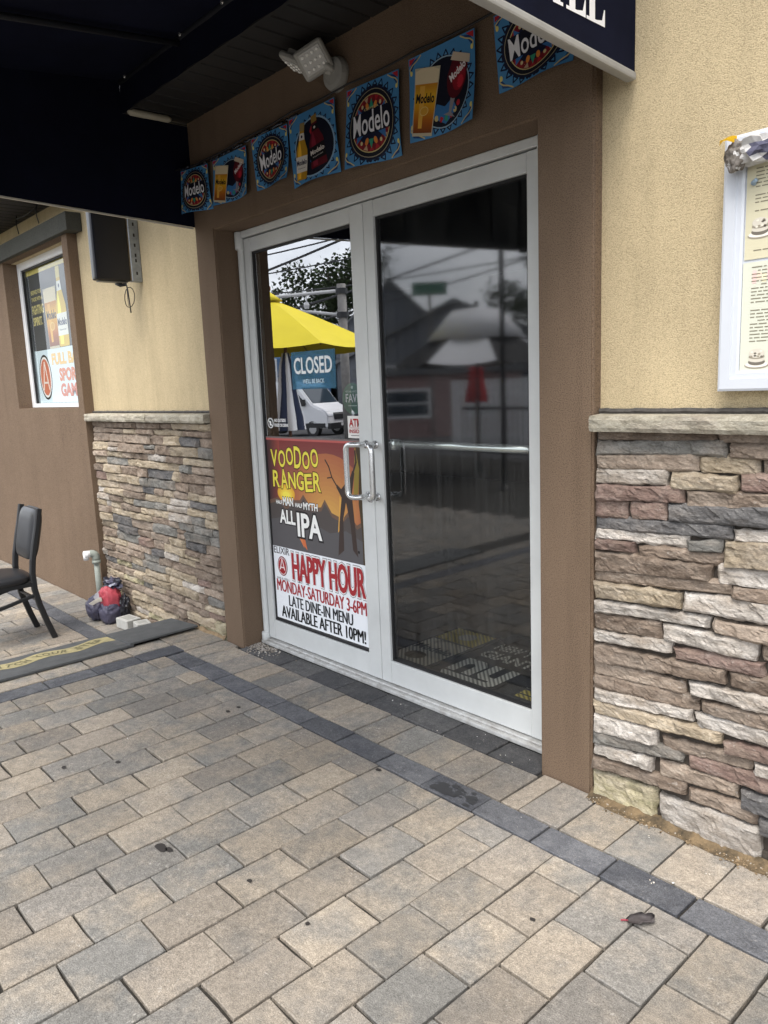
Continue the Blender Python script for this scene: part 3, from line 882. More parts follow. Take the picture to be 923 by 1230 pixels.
# ---------------------------------------------------------------- entrance: frame and two glass doors
FY = 0.13
fr = thing('door_frame', None, None); fr.parent = bld
bm = B()
box(bm, .002, .040, FY + .012, FY + .10, 0, 2.093, .002); box(bm, 1.850, 1.918, FY, FY + .10, 0, 2.093, .002)
box(bm, .002, 1.918, FY - .004, FY + .10, 2.0935, 2.126, .003)
obj('jamb', bm, M_alu, fr)
bm = B()
box(bm, .01, 1.915, .100, .24, .002, .020, .005, 2); box(bm, .01, 1.915, .117, .23, .020, .029, .003)
obj('threshold', bm, M_alu2, fr)
bm = B(); tube(bm, [(.022, FY + .004, .06), (.022, FY + .004, 2.06)], .0185, 16); obj('hinge_tube', bm, M_alu, fr, smooth=False)
for x, z0, z1 in ((.021, 2.040, 2.124), (.021, .018, .062), (1.842, 2.03, 2.125)):
    bm = B(); r = .024 if x < 1 else .012
    tube(bm, [(x, FY - .002, z0), (x, FY - .002, z0 + .004), (x, FY - .002, z1 - .004), (x, FY - .002, z1)], r, 16, rads=[r * .86, r, r, r * .86]); obj('pivot', bm, M_alu, fr, smooth=True)

def door(name, label, x0, x1, g0, g1, glass, hx):
    d = thing(name, label, 'door', ((x0 + x1) / 2, FY + .03, .03))
    zt, zb, gt, gb = 2.088, .034, 2.023, .137
    ya, yb = FY + .006, FY + .050
    for a, b in ((x0, g0), (g1, x1)):
        bm = B(); box(bm, a, b, ya, yb, zb, zt, .003, 2); obj('stile', bm, M_alu, d)
    bm = B(); box(bm, g0 + .0005, g1 - .0005, ya + .001, yb, gt, zt - .001, .002); obj('top_rail', bm, M_alu, d)
    bm = B(); box(bm, g0 + .0005, g1 - .0005, ya + .001, yb, zb, gb, .002); obj('bottom_rail', bm, M_alu, d)
    bm = B()
    t = .011
    for q in ((g0, g0 + t, gb, gt), (g1 - t, g1, gb, gt), (g0 + t, g1 - t, gb, gb + t), (g0 + t, g1 - t, gt - t, gt)):
        box(bm, q[0] + .0005, q[1] - .0005, ya + .012, yb - .008, q[2] + .0005, q[3] - .0005)
    obj('gasket', bm, M_blk, d)
    bm = B(); box(bm, g0 + .004, g1 - .004, ya + .019, ya + .0245, gb + .004, gt - .004); obj('pane', bm, glass, d)
    bm = B()
    mx, gx_ = hx
    p = arc_path([(mx, ya + .002, 1.100), (mx, .078, 1.102), (gx_, .066, 1.102), (gx_, .066, .872), (mx, .078, .872), (mx, ya + .002, .874)], .030, 6)
    tube(bm, p, .0125, 14)
    for z in (1.100, .874): lathe(bm, [(.018, 0), (.018, .006), (.013, .008)], (mx, ya - .008, z), 16, 1)
    obj('pull_handle', bm, M_tube, d, smooth=True)
    return d
dl = door('glass_door', 'aluminium framed glass door with posters, closed sign and stickers on its pane', .044, .9465, .094, .863, M_glassL, (.912, .852))
dr = door('glass_door', 'bare smoky glass door with a push bar, next to the brown pier', .9500, 1.846, 1.011, 1.779, M_glassR, (.972, 1.020))
bm = B()
tube(bm, [(1.012, .215, 1.098), (1.778, .215, 1.098)], .016, 14)
for x in (1.020, 1.770): box(bm, x - .02, x + .02, .175, .225, 1.075, 1.120, .006)
obj('push_bar', bm, M_tube, dr, smooth=True)
bm = B(); tube(bm, [(.12, .22, 1.098), (.84, .22, 1.098)], .016, 12); obj('push_bar', bm, M_tube, dl, smooth=True)

# posters and stickers; the pane's faces lie at PY0 (outside) and PY1 (inside)
PY0, PY1 = FY + .025, FY + .0305
K = lambda r, g, b: ink(r, g, b)
wht, blk = K(240, 240, 240), K(18, 18, 20)
def sheet(name, label, cat, x0, x1, z0, z1, m, y, th=.0008, group=None):
    t = thing(name, label, cat, ((x0 + x1) / 2, y, z0), group)
    bm = B(); box(bm, x0, x1, y, y + th, z0, z1); obj('sheet', bm, m, t)
    return t
# happy hour poster, stuck on the outside of the pane
y = PY0 - .0016
hp = sheet('happy_hour_poster', 'white happy hour poster in red and black capitals at the foot of the left door', 'poster', .100, .852, .155, .545, K(238, 242, 246), y)
P = Print()
red, dred, gry = K(164, 48, 54), K(150, 24, 30), K(150, 150, 152)
P.text('ELIXIR', .012, .352, .150, .388, K(70, 66, 70), 1, .004)
P.ell(.082, .288, .043, .052, K(120, 30, 36), 1); P.ell(.082, .288, .038, .046, K(236, 222, 222), 2); P.ell(.082, .288, .034, .042, K(160, 44, 50), 3)
P.poly([(.058, .268), (.066, .268), (.082, .322), (.098, .268), (.106, .268), (.085, .328), (.079, .328)], K(240, 226, 226), 4); P.rect(.069, .278, .095, .284, K(240, 226, 226), 4)
P.text('BAR & GRILL', .028, .214, .138, .226, K(120, 118, 120), 1)
P.text('HAPPY HOUR', .165, .228, .746, .376, gry, 1, .055, grow=.045); P.text('HAPPY HOUR', .165, .228, .746, .376, wht, 2, .055, grow=.022); P.wide('HAPPY HOUR', .167, .230, .744, .374, red, 3, .02, .003)
P.wide('MONDAY-SATURDAY 3-6PM', .020, .150, .742, .214, red, 1, .0, .0021)
P.wide('LATE DINE-IN MENU', .120, .082, .640, .140, K(40, 40, 44), 1, .0, .0021)
P.wide('AVAILABLE AFTER 10PM!', .048, .012, .728, .074, K(14, 14, 16), 1, .0, .0024)
P.build('lettering', (.100, y, .155), *FRONT, parent=hp)
# beer poster, inks greyed to imitate glass haze (its cartoon figure left out)
y = PY0 - .0010
vp = sheet('beer_poster', 'sunset coloured beer poster with yellow lettering and glass haze painted in its inks, above the happy hour poster', 'poster', .098, .858, .5455, 1.115, K(78, 70, 66), y)
P = Print()
def band(cs, v0, v1, u0, u1, L_, amp=0.0):
    n = len(cs)
    for i, c in enumerate(cs):
        P.rect(u0, v0 + (v1 - v0) * i / n, u1, v0 + (v1 - v0) * (i + 1) / n, K(*c), L_)
lerp = lambda a, b, t: tuple(a[i] * (1 - t) + b[i] * t for i in range(3))
def ramp(stops, n):
    out = []
    for i in range(n):
        t = i / (n - 1) * (len(stops) - 1); k = min(int(t), len(stops) - 2)
        out.append(tuple(int(v) for v in lerp(stops[k], stops[k + 1], t - k)))
    return out
band(ramp([(182, 130, 80), (174, 112, 76), (154, 92, 74), (134, 76, 70), (128, 58, 58)], 26), .18, .57, 0, .76, 1)
for i in range(14):
    t = i / 13
    P.ell(.50, .30 - .01 * i, .27 - .017 * i, .20 - .012 * i, K(*[int(v) for v in lerp((176, 108, 74), (216, 168, 88), t)]), 2 + .05 * i)
for i in range(10):
    P.rect(.012 * i, .02, .012 * (i + 1), .57, K(*[int(v) for v in lerp((66, 50, 52), (150, 72, 64), i / 9)]), 3)
hill = [(0, 0), (.76, 0), (.76, .19), (.70, .16), (.64, .215), (.60, .18), (.52, .20), (.47, .26), (.44, .22), (.36, .21), (.30, .27), (.27, .24), (.21, .235), (.15, .20), (.08, .24), (0, .22)]
P.poly([(u, v + .02) for u, v in hill], K(112, 88, 74), 3.4)
P.poly(hill, K(84, 78, 76), 3.8)
P.poly([(0, 0), (.76, 0), (.76, .10), (.62, .145), (.5, .12), (.38, .15), (.24, .13), (.12, .16), (0, .14)], K(92, 90, 92), 4.2)
P.poly([(.735, 0), (.76, 0), (.76, .57), (.715, .57), (.73, .40), (.72, .28), (.735, .15)], K(74, 62, 44), 4.6)
dk_ = K(66, 54, 50)
P.poly([(.555, .02), (.60, .05), (.605, .20), (.63, .28), (.655, .18), (.665, .06), (.70, .03), (.685, .20), (.675, .32), (.70, .42), (.685, .43), (.66, .38), (.645, .46), (.63, .45), (.635, .37), (.60, .34), (.57, .36), (.565, .345), (.60, .30), (.575, .18)], dk_, 5.2)
P.stroke([(.64, .44), (.655, .50), (.64, .545)], .010, dk_, 5.4); P.stroke([(.69, .42), (.715, .47), (.71, .52)], .010, dk_, 5.4); P.stroke([(.57, .35), (.535, .39), (.515, .44), (.49, .47)], .008, dk_, 5.4); P.stroke([(.535, .39), (.50, .385)], .006, dk_, 5.4)
P.poly([(.685, .30), (.72, .33), (.735, .44), (.71, .55), (.70, .42)], K(150, 130, 60), 5)
P.poly([(.25, .065), (.285, .02), (.275, .09)], K(214, 132, 84), 5); P.poly([(.27, .04), (.31, .012), (.285, .10)], K(206, 112, 70), 5.2)
P.poly([(.56, .13), (.60, .17), (.62, .25), (.585, .31), (.575, .22)], K(222, 168, 84), 5)
for i in range(5): P.ell(.155, .285 - i * .002, .075 - .011 * i, .045 - .007 * i, K(*[int(v) for v in lerp((226, 170, 60), (250, 232, 90), i / 4)]), 4 + .1 * i)
yel, ink_d = K(236, 222, 84), K(60, 40, 20)
rj = random.Random(4)
def jagged(word, u0, u1, v0, v1, bold, L_):
    n = len(word); w = (u1 - u0) / n
    for i, ch in enumerate(word):
        a, b = v0 + rj.uniform(-.012, .006), v1 + rj.uniform(-.006, .014)
        if ch == 'D': b += .012
        r = rj.uniform(-.09, .09)
        P.text(ch, u0 + i * w + w * .10, a, u0 + (i + 1) * w - w * .02, b, ink_d, L_, bold, r, grow=.035)
        P.text(ch, u0 + i * w + w * .10, a, u0 + (i + 1) * w - w * .02, b, yel, L_ + 1, bold, r)
jagged('VOODOO', .032, .438, .425, .508, .018, 6)
jagged('RANGER', .040, .450, .310, .400, .018, 6)
for s, b in (('HALF', (.062, .226, .116, .246)), ('MAN', (.122, .222, .212, .266)), ('HALF', (.228, .222, .288, .244)), ('MYTH', (.296, .216, .412, .252)), ('ALL', (.086, .128, .222, .200)), ('IPA', (.236, .074, .436, .196))):
    P.text(s, *b, K(36, 34, 36), 6, .03, grow=.06); P.text(s, *b, K(244, 244, 240), 7, .03)
P.rect(.70, .05, .712, .062, K(30, 26, 26), 6)
P.rect(0, .552, .76, .570, K(188, 96, 92), 5.5); P.rect(0, .562, .76, .570, K(120, 110, 108), 5.8)
P.build('artwork', (.098, y, .545), *FRONT, parent=vp, gap=.0001, base=.0003)
# closed sign: printed translucent film
M_film = pmat('blue_film', (.07, .24, .36), rough=.4)
_n = M_film.node_tree.nodes; _l = M_film.node_tree.links.new
_t = _n.new('ShaderNodeBsdfTransparent'); _t.inputs[0].default_value = (.75, .90, 1, 1); _m = _n.new('ShaderNodeMixShader'); _m.inputs[0].default_value = .34
_l(_t.outputs[0], _m.inputs[1]); _l(_n['Principled BSDF'].outputs[0], _m.inputs[2]); _l(_m.outputs[0], _n['Material Output'].inputs['Surface'])
y = PY0 - .0012
cs_ = sheet('closed_sign', 'translucent blue closed sign on the left door under the parasol reflection', 'sign', .365, .700, 1.345, 1.520, M_film, y, .0003)
P = Print()
P.text('CLOSED', .020, .070, .312, .148, wht, 1, .02)
P.text('WE\'LL BE BACK', .085, .026, .250, .046, K(222, 238, 246), 1, .01)
P.build('lettering', (.365, y, 1.345), *FRONT, parent=cs_, gap=.0001)
# round green sticker, inside
t = thing('round_sticker', 'round green fave sticker on the left door near its handle', 'sticker', (.800, PY1 + .001, 1.295))
bm = B(); lathe(bm, [(.070, 0), (.070, .0006)], (.800, PY1 + .001, 1.295), 40, 1); obj('sheet', bm, K(22, 110, 66), t)
P = Print(); P.ell(0, 0, .066, .066, K(40, 140, 88), .2, 40); P.ell(0, 0, .063, .063, K(24, 116, 70), .4, 40)
P.text('FAVE', -.046, -.016, .052, .022, wht, 1, .015); P.text('NEIGHBORHOOD', -.046, .028, .046, .036, K(214, 236, 222), 1)
P.rect(-.03, -.032, .03, -.029, K(214, 236, 222), 1); P.ell(0, .050, .007, .007, K(214, 236, 222), 1)
P.build('lettering', (.800, PY1 + .001, 1.295), *FRONT, parent=t, gap=.0001)
# ATM sticker, outside
y = PY0 - .0012
t = sheet('atm_sticker', 'small white ATM inside sticker beside the door handle', 'sticker', .768, .861, 1.122, 1.220, K(232, 230, 226), y)
P = Print(); P.text('ATM', .010, .050, .094, .086, K(170, 26, 34), 1, .03); P.rect(.010, .044, .088, .046, K(170, 26, 34), 1)
P.text('INSIDE', .010, .022, .092, .039, K(170, 26, 34), 1, .02); P.rect(.02, .010, .08, .013, K(120, 116, 112), 1)
P.build('lettering', (.768, y, 1.122), *FRONT, parent=t)
# no outside food sticker
t = thing('clear_sticker', 'clear sticker with a white prohibition ring and white capitals on the left door', 'sticker', (.126, y, 1.160))
P = Print(); P.ell(.030, .032, .026, .026, wht, 1); P.ell(.030, .032, .0205, .0205, blk, 2)
P.stroke([(.014, .046), (.046, .018)], .006, wht, 3); P.rect(.023, .020, .037, .042, wht, 2.5)
P.text('NO OUTSIDE', .064, .038, .162, .054, wht, 1, .03); P.text('FOOD OR DRINK', .064, .014, .186, .030, wht, 1, .03)
P.build('lettering', (.126, y, 1.150), *FRONT, parent=t)

# ---------------------------------------------------------------- mats on the floor inside
M_mat = pmat('mat_rubber', (.012, .012, .013), rough=.9)
def ribbed(c):
    m, n, l, b = new_mat('mat_pile'); b.inputs['Roughness'].default_value = .95
    g = n.new('ShaderNodeNewGeometry'); w = n.new('ShaderNodeTexWave'); w.inputs['Scale'].default_value = 24; w.bands_direction = 'DIAGONAL'
    l(g.outputs['Position'], w.inputs['Vector'])
    r = n.new('ShaderNodeValToRGB'); r.color_ramp.elements[0].color = (*[x * .22 for x in c], 1); r.color_ramp.elements[1].color = (*c, 1)
    l(w.outputs['Fac'], r.inputs[0]); l(r.outputs[0], b.inputs['Base Color']); return m
R_tan, R_yel, R_gry = ribbed((.72, .64, .52)), ribbed((.72, .56, .10)), ribbed((.82, .78, .72))
def floor_print(P, t, ox, oy, rot, z):
    c, s = math.cos(rot), math.sin(rot)
    P.build('lettering', (ox, oy, z), Vector((c, s, 0)), Vector((-s, c, 0)), Z, parent=t)
t = thing('door_mat', 'beige beer mat with dark lettering on the floor behind the right door', 'mat', (.80, .60, .004))
bm = B(); box(bm, .655, .955, .395, .985, .001, .010, .002); obj('mat_base', bm, M_mat, t)
P = Print(); P.rect(.02, .03, .28, .355, R_tan, 1); P.text('Modelo', .03, .19, .27, .26, K(40, 30, 20), 3, .03); P.ell(.13, .11, .06, .05, K(96, 80, 56), 2); P.rect(.02, .37, .28, .56, R_yel, 1); P.ell(.16, .47, .05, .05, R_tan, 2)
floor_print(P, t, .655, .395, 0, .010)
t = thing('door_mat', 'black floor mat with large grey ny letters inside the right door', 'mat', (1.22, .62, .004))
bm = B(); box(bm, .965, 1.56, .33, 1.06, .001, .010, .002); obj('mat_base', bm, M_mat, t)
P = Print()
# lower-case n and y joined over a foot bar
n_ = [(0, .06), (.052, .06), (.052, .165), (.075, .185), (.098, .165), (.098, .06), (.15, .06), (.15, .19), (.11, .235), (.06, .235), (.05, .215), (.05, .235), (0, .235)]
P.poly(n_, R_gry, 2)
P.poly([(.165, .235), (.217, .235), (.217, .12), (.235, .105), (.262, .105), (.262, .235), (.314, .235), (.314, .035), (.29, 0), (.02, 0), (.0, .035), (.0, .045), (.262, .045), (.262, .062), (.20, .062), (.165, .10)], R_gry, 2)
P.text('NEW YORK', .0, .41, .36, .50, R_gry, 2, .04); P.text('GIANTS', .0, .29, .36, .385, R_gry, 2, .04)
P.rect(.44, .02, .53, .05, R_yel, 2); P.rect(.44, .06, .53, .10, R_yel, 2); P.rect(.43, .12, .54, .123, R_gry, 2)
floor_print(P, t, 1.02, .415, 0, .010)

# ---------------------------------------------------------------- awning over the entrance
aw = thing('entrance_awning', 'black navy box awning over the doors with white serif letters on its end panel', 'awning', (1.01, 0, 2.17))
AX0, AX1, AD = -.187, 2.218, 2.3
zb = lambda y: 2.170 - y * .045
zr = lambda y: 2.782 + (min(y, -.31) + .31) * .11
def end_panel(x, d, name):
    bm = B(); f = lambda u, v, w: Vector((x + w, u, v))
    pts = [(.038, zb(0)), (.038, 2.645), (-.33, 2.645), (-.33, 2.80), (-.34, 2.80), (-.35, zr(-.31) + .03), (-AD, zr(-AD) + .03), (-AD, zb(-AD))]
    prism(bm, pts, f, 0, d); obj(name, fin(bm), M_navy, aw)
end_panel(AX0, -.006, 'end_panel'); end_panel(AX1, .006, 'end_panel')
bm = B(); box(bm, AX0, AX1, -AD - .006, -AD, zb(-AD), zr(-AD) + .04); obj('front_panel', bm, M_navy, aw)
bm = B()
nx = 12
for side in (0, 1):
    vs = [[bm.verts.new((AX0 + (AX1 - AX0) * i / nx, yy, zr(yy) + .004 + side * .003 - .010 * math.sin(math.pi * ((i % 3) / 3)) * 0)) for i in range(nx + 1)] for yy in (-.31, -.9, -1.6, -2.3)]
    for k in range(3):
        for i in range(nx): bm.faces.new((vs[k][i], vs[k + 1][i], vs[k + 1][i + 1], vs[k][i + 1]))
obj('roof_fabric', bm, M_navy, aw, smooth=True)
bm = B()
for i in range(48):
    x0, x1 = AX0 + .05 * i, AX0 + .05 * (i + 1)
    d0, d1 = .006 * math.sin(i * 1.3), .006 * math.sin((i + 1) * 1.3)
    bm.faces.new([bm.verts.new(c) for c in ((x0, -.335 + d0, 2.64), (x1, -.335 + d1, 2.64), (x1, -.327, 2.79), (x0, -.327, 2.79))])
bmesh.ops.remove_doubles(bm, verts=bm.verts[:], dist=1e-4)
obj('fabric_flap', bm, M_navy, aw, smooth=True)
M_steelb = pmat('navy_frame_tube', (.010, .012, .018), rough=.6)
for x in (.385, 1.01, 1.63):
    bm = B(); tube(bm, [(x, -.31, zr(-.31) - .022), (x, -AD, zr(-AD) - .022)], .013, 8); obj('frame_tube', bm, M_steelb, aw, smooth=True)
bm = B(); tube(bm, [(AX0, -.325, 2.775), (AX1, -.325, 2.775)], .012, 8); obj('frame_tube', bm, M_steelb, aw, smooth=True)
sm = None
for x in (-.108, .42, .751, 1.12, 1.50, 1.88):
    if sm is None:
        bm = B(); lathe(bm, [(.009, 0), (.008, -.003), (.004, -.005)], (0, 0, 0), 12, 1)
        sm = bpy.data.meshes.new('snap'); bm.to_mesh(sm); bm.free(); sm.materials.append(M_tube)
    link_mesh('snap', sm, aw, (x, -.339, 2.778))
def rail(a, b, w, h, m):
    bm = B(); a, b = Vector(a), Vector(b); d = (b - a); L_ = d.length
    q = d.to_track_quat('X', 'Z').to_matrix().to_4x4(); q.translation = a
    box(bm, 0, L_, -w / 2, w / 2, -h, 0, min(w, h) * .28, 2, M=q); obj('bottom_rail', bm, m, aw)
M_rail = pmat('grey_awning_rail', (.36, .36, .35), rough=.5, metal=.2, var=.1, vscale=8)
M_railw = pmat('cream_awning_edge', (.55, .53, .46), rough=.6)
rail((AX1 + .002, .030, zb(0) - .001), (AX1 + .002, -AD, zb(-AD) - .001), .030, .021, M_rail)
rail((AX0 - .003, -.004, zb(0) - .001), (AX0 - .003, -AD, zb(-AD) - .001), .012, .008, M_railw)
rail((AX0 + .02, -AD - .004, zb(-AD) - .001), (AX1 - .02, -AD - .004, zb(-AD) - .001), .036, .026, M_steelb)
P = Print()
lw = K(236, 236, 238)
def serif(ch, u, v, w, h):
    st, sf = w * .30, h * .055
    if ch == 'I':
        P.rect(u + w * .32, v, u + w * .32 + st, v + h, lw, 1)
        for vv in (v, v + h - sf): P.rect(u + w * .12, vv, u + w * .82, vv + sf, lw, 1.3)
    elif ch == 'L':
        P.rect(u + w * .16, v, u + w * .16 + st, v + h, lw, 1); P.rect(u, v, u + w * .9, v + sf, lw, 1.3); P.rect(u, v + h - sf, u + w * .62, v + h, lw, 1.3)
        P.poly([(u + w * .55, v), (u + w, v), (u + w, v + h * .27), (u + w * .95, v + h * .27), (u + w * .84, v + sf * 1.6), (u + w * .55, v + sf)], lw, 1.6)
u = 0
for ch, w in (('E', .07), ('L', .08), ('I', .05), ('X', .075), ('I', .05), ('R', .075), (' ', .05), ('B', .075), ('A', .08), ('R', .075), (' ', .04), ('&', .08), (' ', .04), ('G', .085), ('R', .08), ('I', .062), ('L', .088), ('L', .088)):
    if ch in 'IL': serif(ch, u, 0, w * .96, .15)
    elif ch != ' ': P.text(ch, u, 0, u + w * .92, .15, lw, 1, .02)
    u += w
P.build('lettering', (AX1 + .006, -.112 - u, 2.247), Y, Z, X, parent=aw)
t = thing('pale_tube_shape', 'short pale tube shape in the corner under the dark soffit inside the awning', 'tube_shape', (-.13, -.22, 2.64))
bm = B(); tube(bm, [(-.135, -.325, 2.640), (-.135, -.31, 2.640), (-.125, -.13, 2.640), (-.125, -.115, 2.640)], .016, 12, rads=[.008, .016, .016, .008]); obj('tube_body', bm, pmat('cream_tone', (.45, .42, .33), rough=.5), t, smooth=True)  # plain cream tube shape standing in for a pale streak at the soffit end

# ---------------------------------------------------------------- beer pennants on a string
blu, nvy, crm = K(74, 136, 186), K(16, 24, 52), K(206, 190, 130)
rdd, grn, orn, lbl = K(178, 40, 50), K(54, 150, 118), K(222, 138, 62), K(104, 160, 200)
def base_art(P, w, h, oval):
    P.rect(0, 0, w, h, blu, 0)
    cu, cv, ru, rv = oval
    n = 24
    for i in range(n):
        a = 2 * math.pi * (i + .5) / n; da = math.pi / n * .72
        q = lambda ang, k: (cu + ru * k * math.cos(ang), cv + rv * k * math.sin(ang))
        tri = [q(a - da, 1.06), q(a + da, 1.06), q(a, 1.22)]
        tri = [(min(max(x, .004), w - .004), min(max(y_, .004), h - .004)) for x, y_ in tri]
        P.stroke(tri + [tri[0]], .0046, nvy, 1)
        P.poly([q(a - da * .3, 1.09), q(a + da * .3, 1.09), q(a, 1.14)], lbl, 1.2)
    for sx, sy in ((0, 0), (1, 0), (0, 1), (1, 1)):
        c = lambda x, y_: (x if not sx else w - x, y_ if not sy else h - y_)
        P.poly([c(w * .05, h * .05), c(w * .2, h * .012), c(w * .10, h * .08), c(w * .012, h * .2)], K(34, 66, 120), 1.5)
        if sy: P.poly([c(.004, .004), c(w * .12, .004), c(.004, h * .09)], rdd, 1.7)
        P.stroke([c(w * .03, h * .19), c(w * .02, h * .13), c(w * .06, h * .09), c(w * .13, h * .06), c(w * .2, h * .015)], .004, crm, 2)
        P.ell(*c(w * .04, h * .18), .006, .008, K(226, 212, 120), 2.2, 12)
def medallion(P, w, h):
    cu, cv, ru, rv = w * .5, h * .485, w * .405, h * .43
    base_art(P, w, h, (cu, cv, ru, rv))
    P.ell(cu, cv, ru * 1.04, rv * 1.04, nvy, 3, 40); P.ell(cu, cv, ru * .965, rv * .965, K(170, 160, 130), 3.3, 40)
    P.ell(cu, cv, ru * .945, rv * .945, K(14, 16, 32), 3.6, 40); P.ell(cu, cv, ru * .83, rv * .83, crm, 4, 40); P.ell(cu, cv, ru * .80, rv * .80, K(120, 24, 36), 4.3, 40)
    for i in range(20):
        a = 2 * math.pi * i / 20
        P.poly([(cu + ru * k * math.cos(a + d), cv + rv * k * math.sin(a + d)) for k, d in ((.78, -.12), (.78, .12), (.62, 0))], (rdd, K(150, 34, 44), K(190, 160, 130), K(160, 40, 50))[i % 4], 4.6)
    P.ell(cu, cv, ru * .60, rv * .60, nvy, 5, 32)
    for sg in (1, -1):
        P.poly([(cu, cv + sg * rv * .72), (cu - ru * .10, cv + sg * rv * .44), (cu + ru * .10, cv + sg * rv * .44)], grn, 5.4)
        for sx in (1, -1):
            P.ell(cu + sx * ru * .18, cv + sg * rv * .50, ru * .07, rv * .11, orn, 5.5, 14, -sx * sg * .35)
            P.poly([(cu + sx * ru * .28, cv + sg * rv * .26), (cu + sx * ru * .62, cv + sg * rv * .52), (cu + sx * ru * .60, cv + sg * rv * .24)], K(58, 110, 170), 5.3)
            P.ell(cu + sx * ru * .40, cv + sg * rv * .52, ru * .05, rv * .06, K(214, 200, 150), 5.6, 10)
    P.poly([(cu - ru * .86, cv - rv * .33), (cu + ru * .86, cv - rv * .25), (cu + ru * .86, cv + rv * .42), (cu - ru * .86, cv + rv * .34)], K(12, 15, 34), 6)
    P.text('CERVEZA', cu - ru * .32, cv + rv * .40, cu + ru * .32, cv + rv * .47, crm, 6.5, .01, .04)
    P.text('Modelo', cu - ru * .80, cv - rv * .27, cu + ru * .80, cv + rv * .38, K(236, 236, 240), 7, .012, .06)
def glass_art(P, cu, v0, v1, w0, w1, L_, rot, lab=True):
    """tall tapered beer glass leaning by rot"""
    c, s = math.cos(rot), math.sin(rot); h = v1 - v0
    R_ = lambda x, y_: (cu + x * c - y_ * s, v0 + x * s + y_ * c)
    wd = lambda t: (w0 + (w1 - w0) * t) / 2
    P.poly([R_(-wd(0) - .003, -.004), R_(wd(0) + .003, -.004), R_(wd(1) + .003, h + .002), R_(-wd(1) - .003, h + .002)], K(196, 186, 160), L_)
    cols = ramp([(128, 66, 24), (176, 98, 24), (214, 150, 30), (226, 178, 44), (196, 132, 34)], 26)
    for i, q in enumerate(cols):
        a, b = .03 + .74 * i / 26, .03 + .74 * (i + 1) / 26
        P.poly([R_(-wd(a), a * h), R_(wd(a), a * h), R_(wd(b), b * h), R_(-wd(b), b * h)], K(*q), L_ + .3)
    P.poly([R_(-wd(.1) * .5, .1 * h), R_(-wd(.1) * .1, .1 * h), R_(-wd(.74) * .1, .74 * h), R_(-wd(.74) * .55, .74 * h)], K(226, 172, 70), L_ + .45)
    P.poly([R_(-wd(.77), .77 * h), R_(wd(.77), .77 * h), R_(wd(1) * .98, .96 * h), R_(wd(1) * .5, h), R_(-wd(1) * .4, h * 1.005), R_(-wd(1) * .98, .96 * h)], K(222, 206, 172), L_ + .6)
    a = R_(0, .55 * h)
    P.text('Modelo', a[0] - wd(.55) * .86, a[1] - h * .07, a[0] + wd(.55) * .86, a[1] + h * .08, K(22, 18, 20), L_ + 1, .03, rot)
    a = R_(0, .36 * h); P.ell(*a, wd(.4) * .42, h * .07, K(230, 200, 120), L_ + 1, 20); P.ell(*a, wd(.4) * .36, h * .06, K(214, 160, 60), L_ + 1.2, 20)
def glasses(P, w, h):
    base_art(P, w, h, (w * .52, h * .46, w * .38, h * .38))
    P.ell(w * .52, h * .46, w * .40, h * .40, K(150, 176, 196), 3, 36); P.ell(w * .52, h * .46, w * .385, h * .385, K(12, 16, 34), 3.3, 36)
    for i in range(7):
        a = math.pi * (1.25 + .09 * i)
        P.ell(w * .52 + w * .28 * math.cos(a), h * .46 + h * .30 * math.sin(a), w * .03, h * .035, (rdd, crm, rdd, grn)[i % 4], 3.6, 12)
    for sx in (-1, 1): P.poly([(w * .52, h * .1), (w * (.52 + sx * .2), h * .22), (w * (.52 + sx * .12), h * .36), (w * .52, h * .3)], K(58, 116, 172), 3.5)
    c, s, cx_, cy_ = math.cos(-.38), math.sin(-.38), w * .74, h * .60
    R_ = lambda x, y_: (cx_ + x * c - y_ * s, cy_ + x * s + y_ * c)
    P.poly([R_(-.012, -h * .24), R_(.012, -h * .24), R_(.006, -h * .42), R_(.030, -h * .46), R_(-.03, -h * .46), R_(-.006, -h * .42)], K(140, 136, 140), 4)
    bowl = [R_(w * .155 * math.cos(a) * (1 if math.sin(a) < 0 else .9), h * .27 * math.sin(a)) for a in [math.pi * (-1.18 + 1.36 * k / 18) for k in range(19)]]
    P.poly(bowl, K(84, 12, 26), 5); P.ell(*R_(.01, -.01), w * .10, h * .14, K(140, 20, 36), 5.2, 20, -.38); P.ell(*R_(.02, -.02), w * .05, h * .07, K(190, 40, 56), 5.3, 16, -.38)
    P.poly([R_(-w * .15, h * .13), R_(w * .15, h * .13), R_(w * .13, h * .22), R_(-w * .13, h * .22)], K(206, 190, 168), 5.6)
    P.text('Modelo', cx_ - w * .13, cy_ - h * .015, cx_ + w * .13, cy_ + h * .075, K(232, 226, 226), 6.2, .03, .42)
    glass_art(P, w * .17, h * .06, h * .82, w * .25, w * .37, 8, -.19)
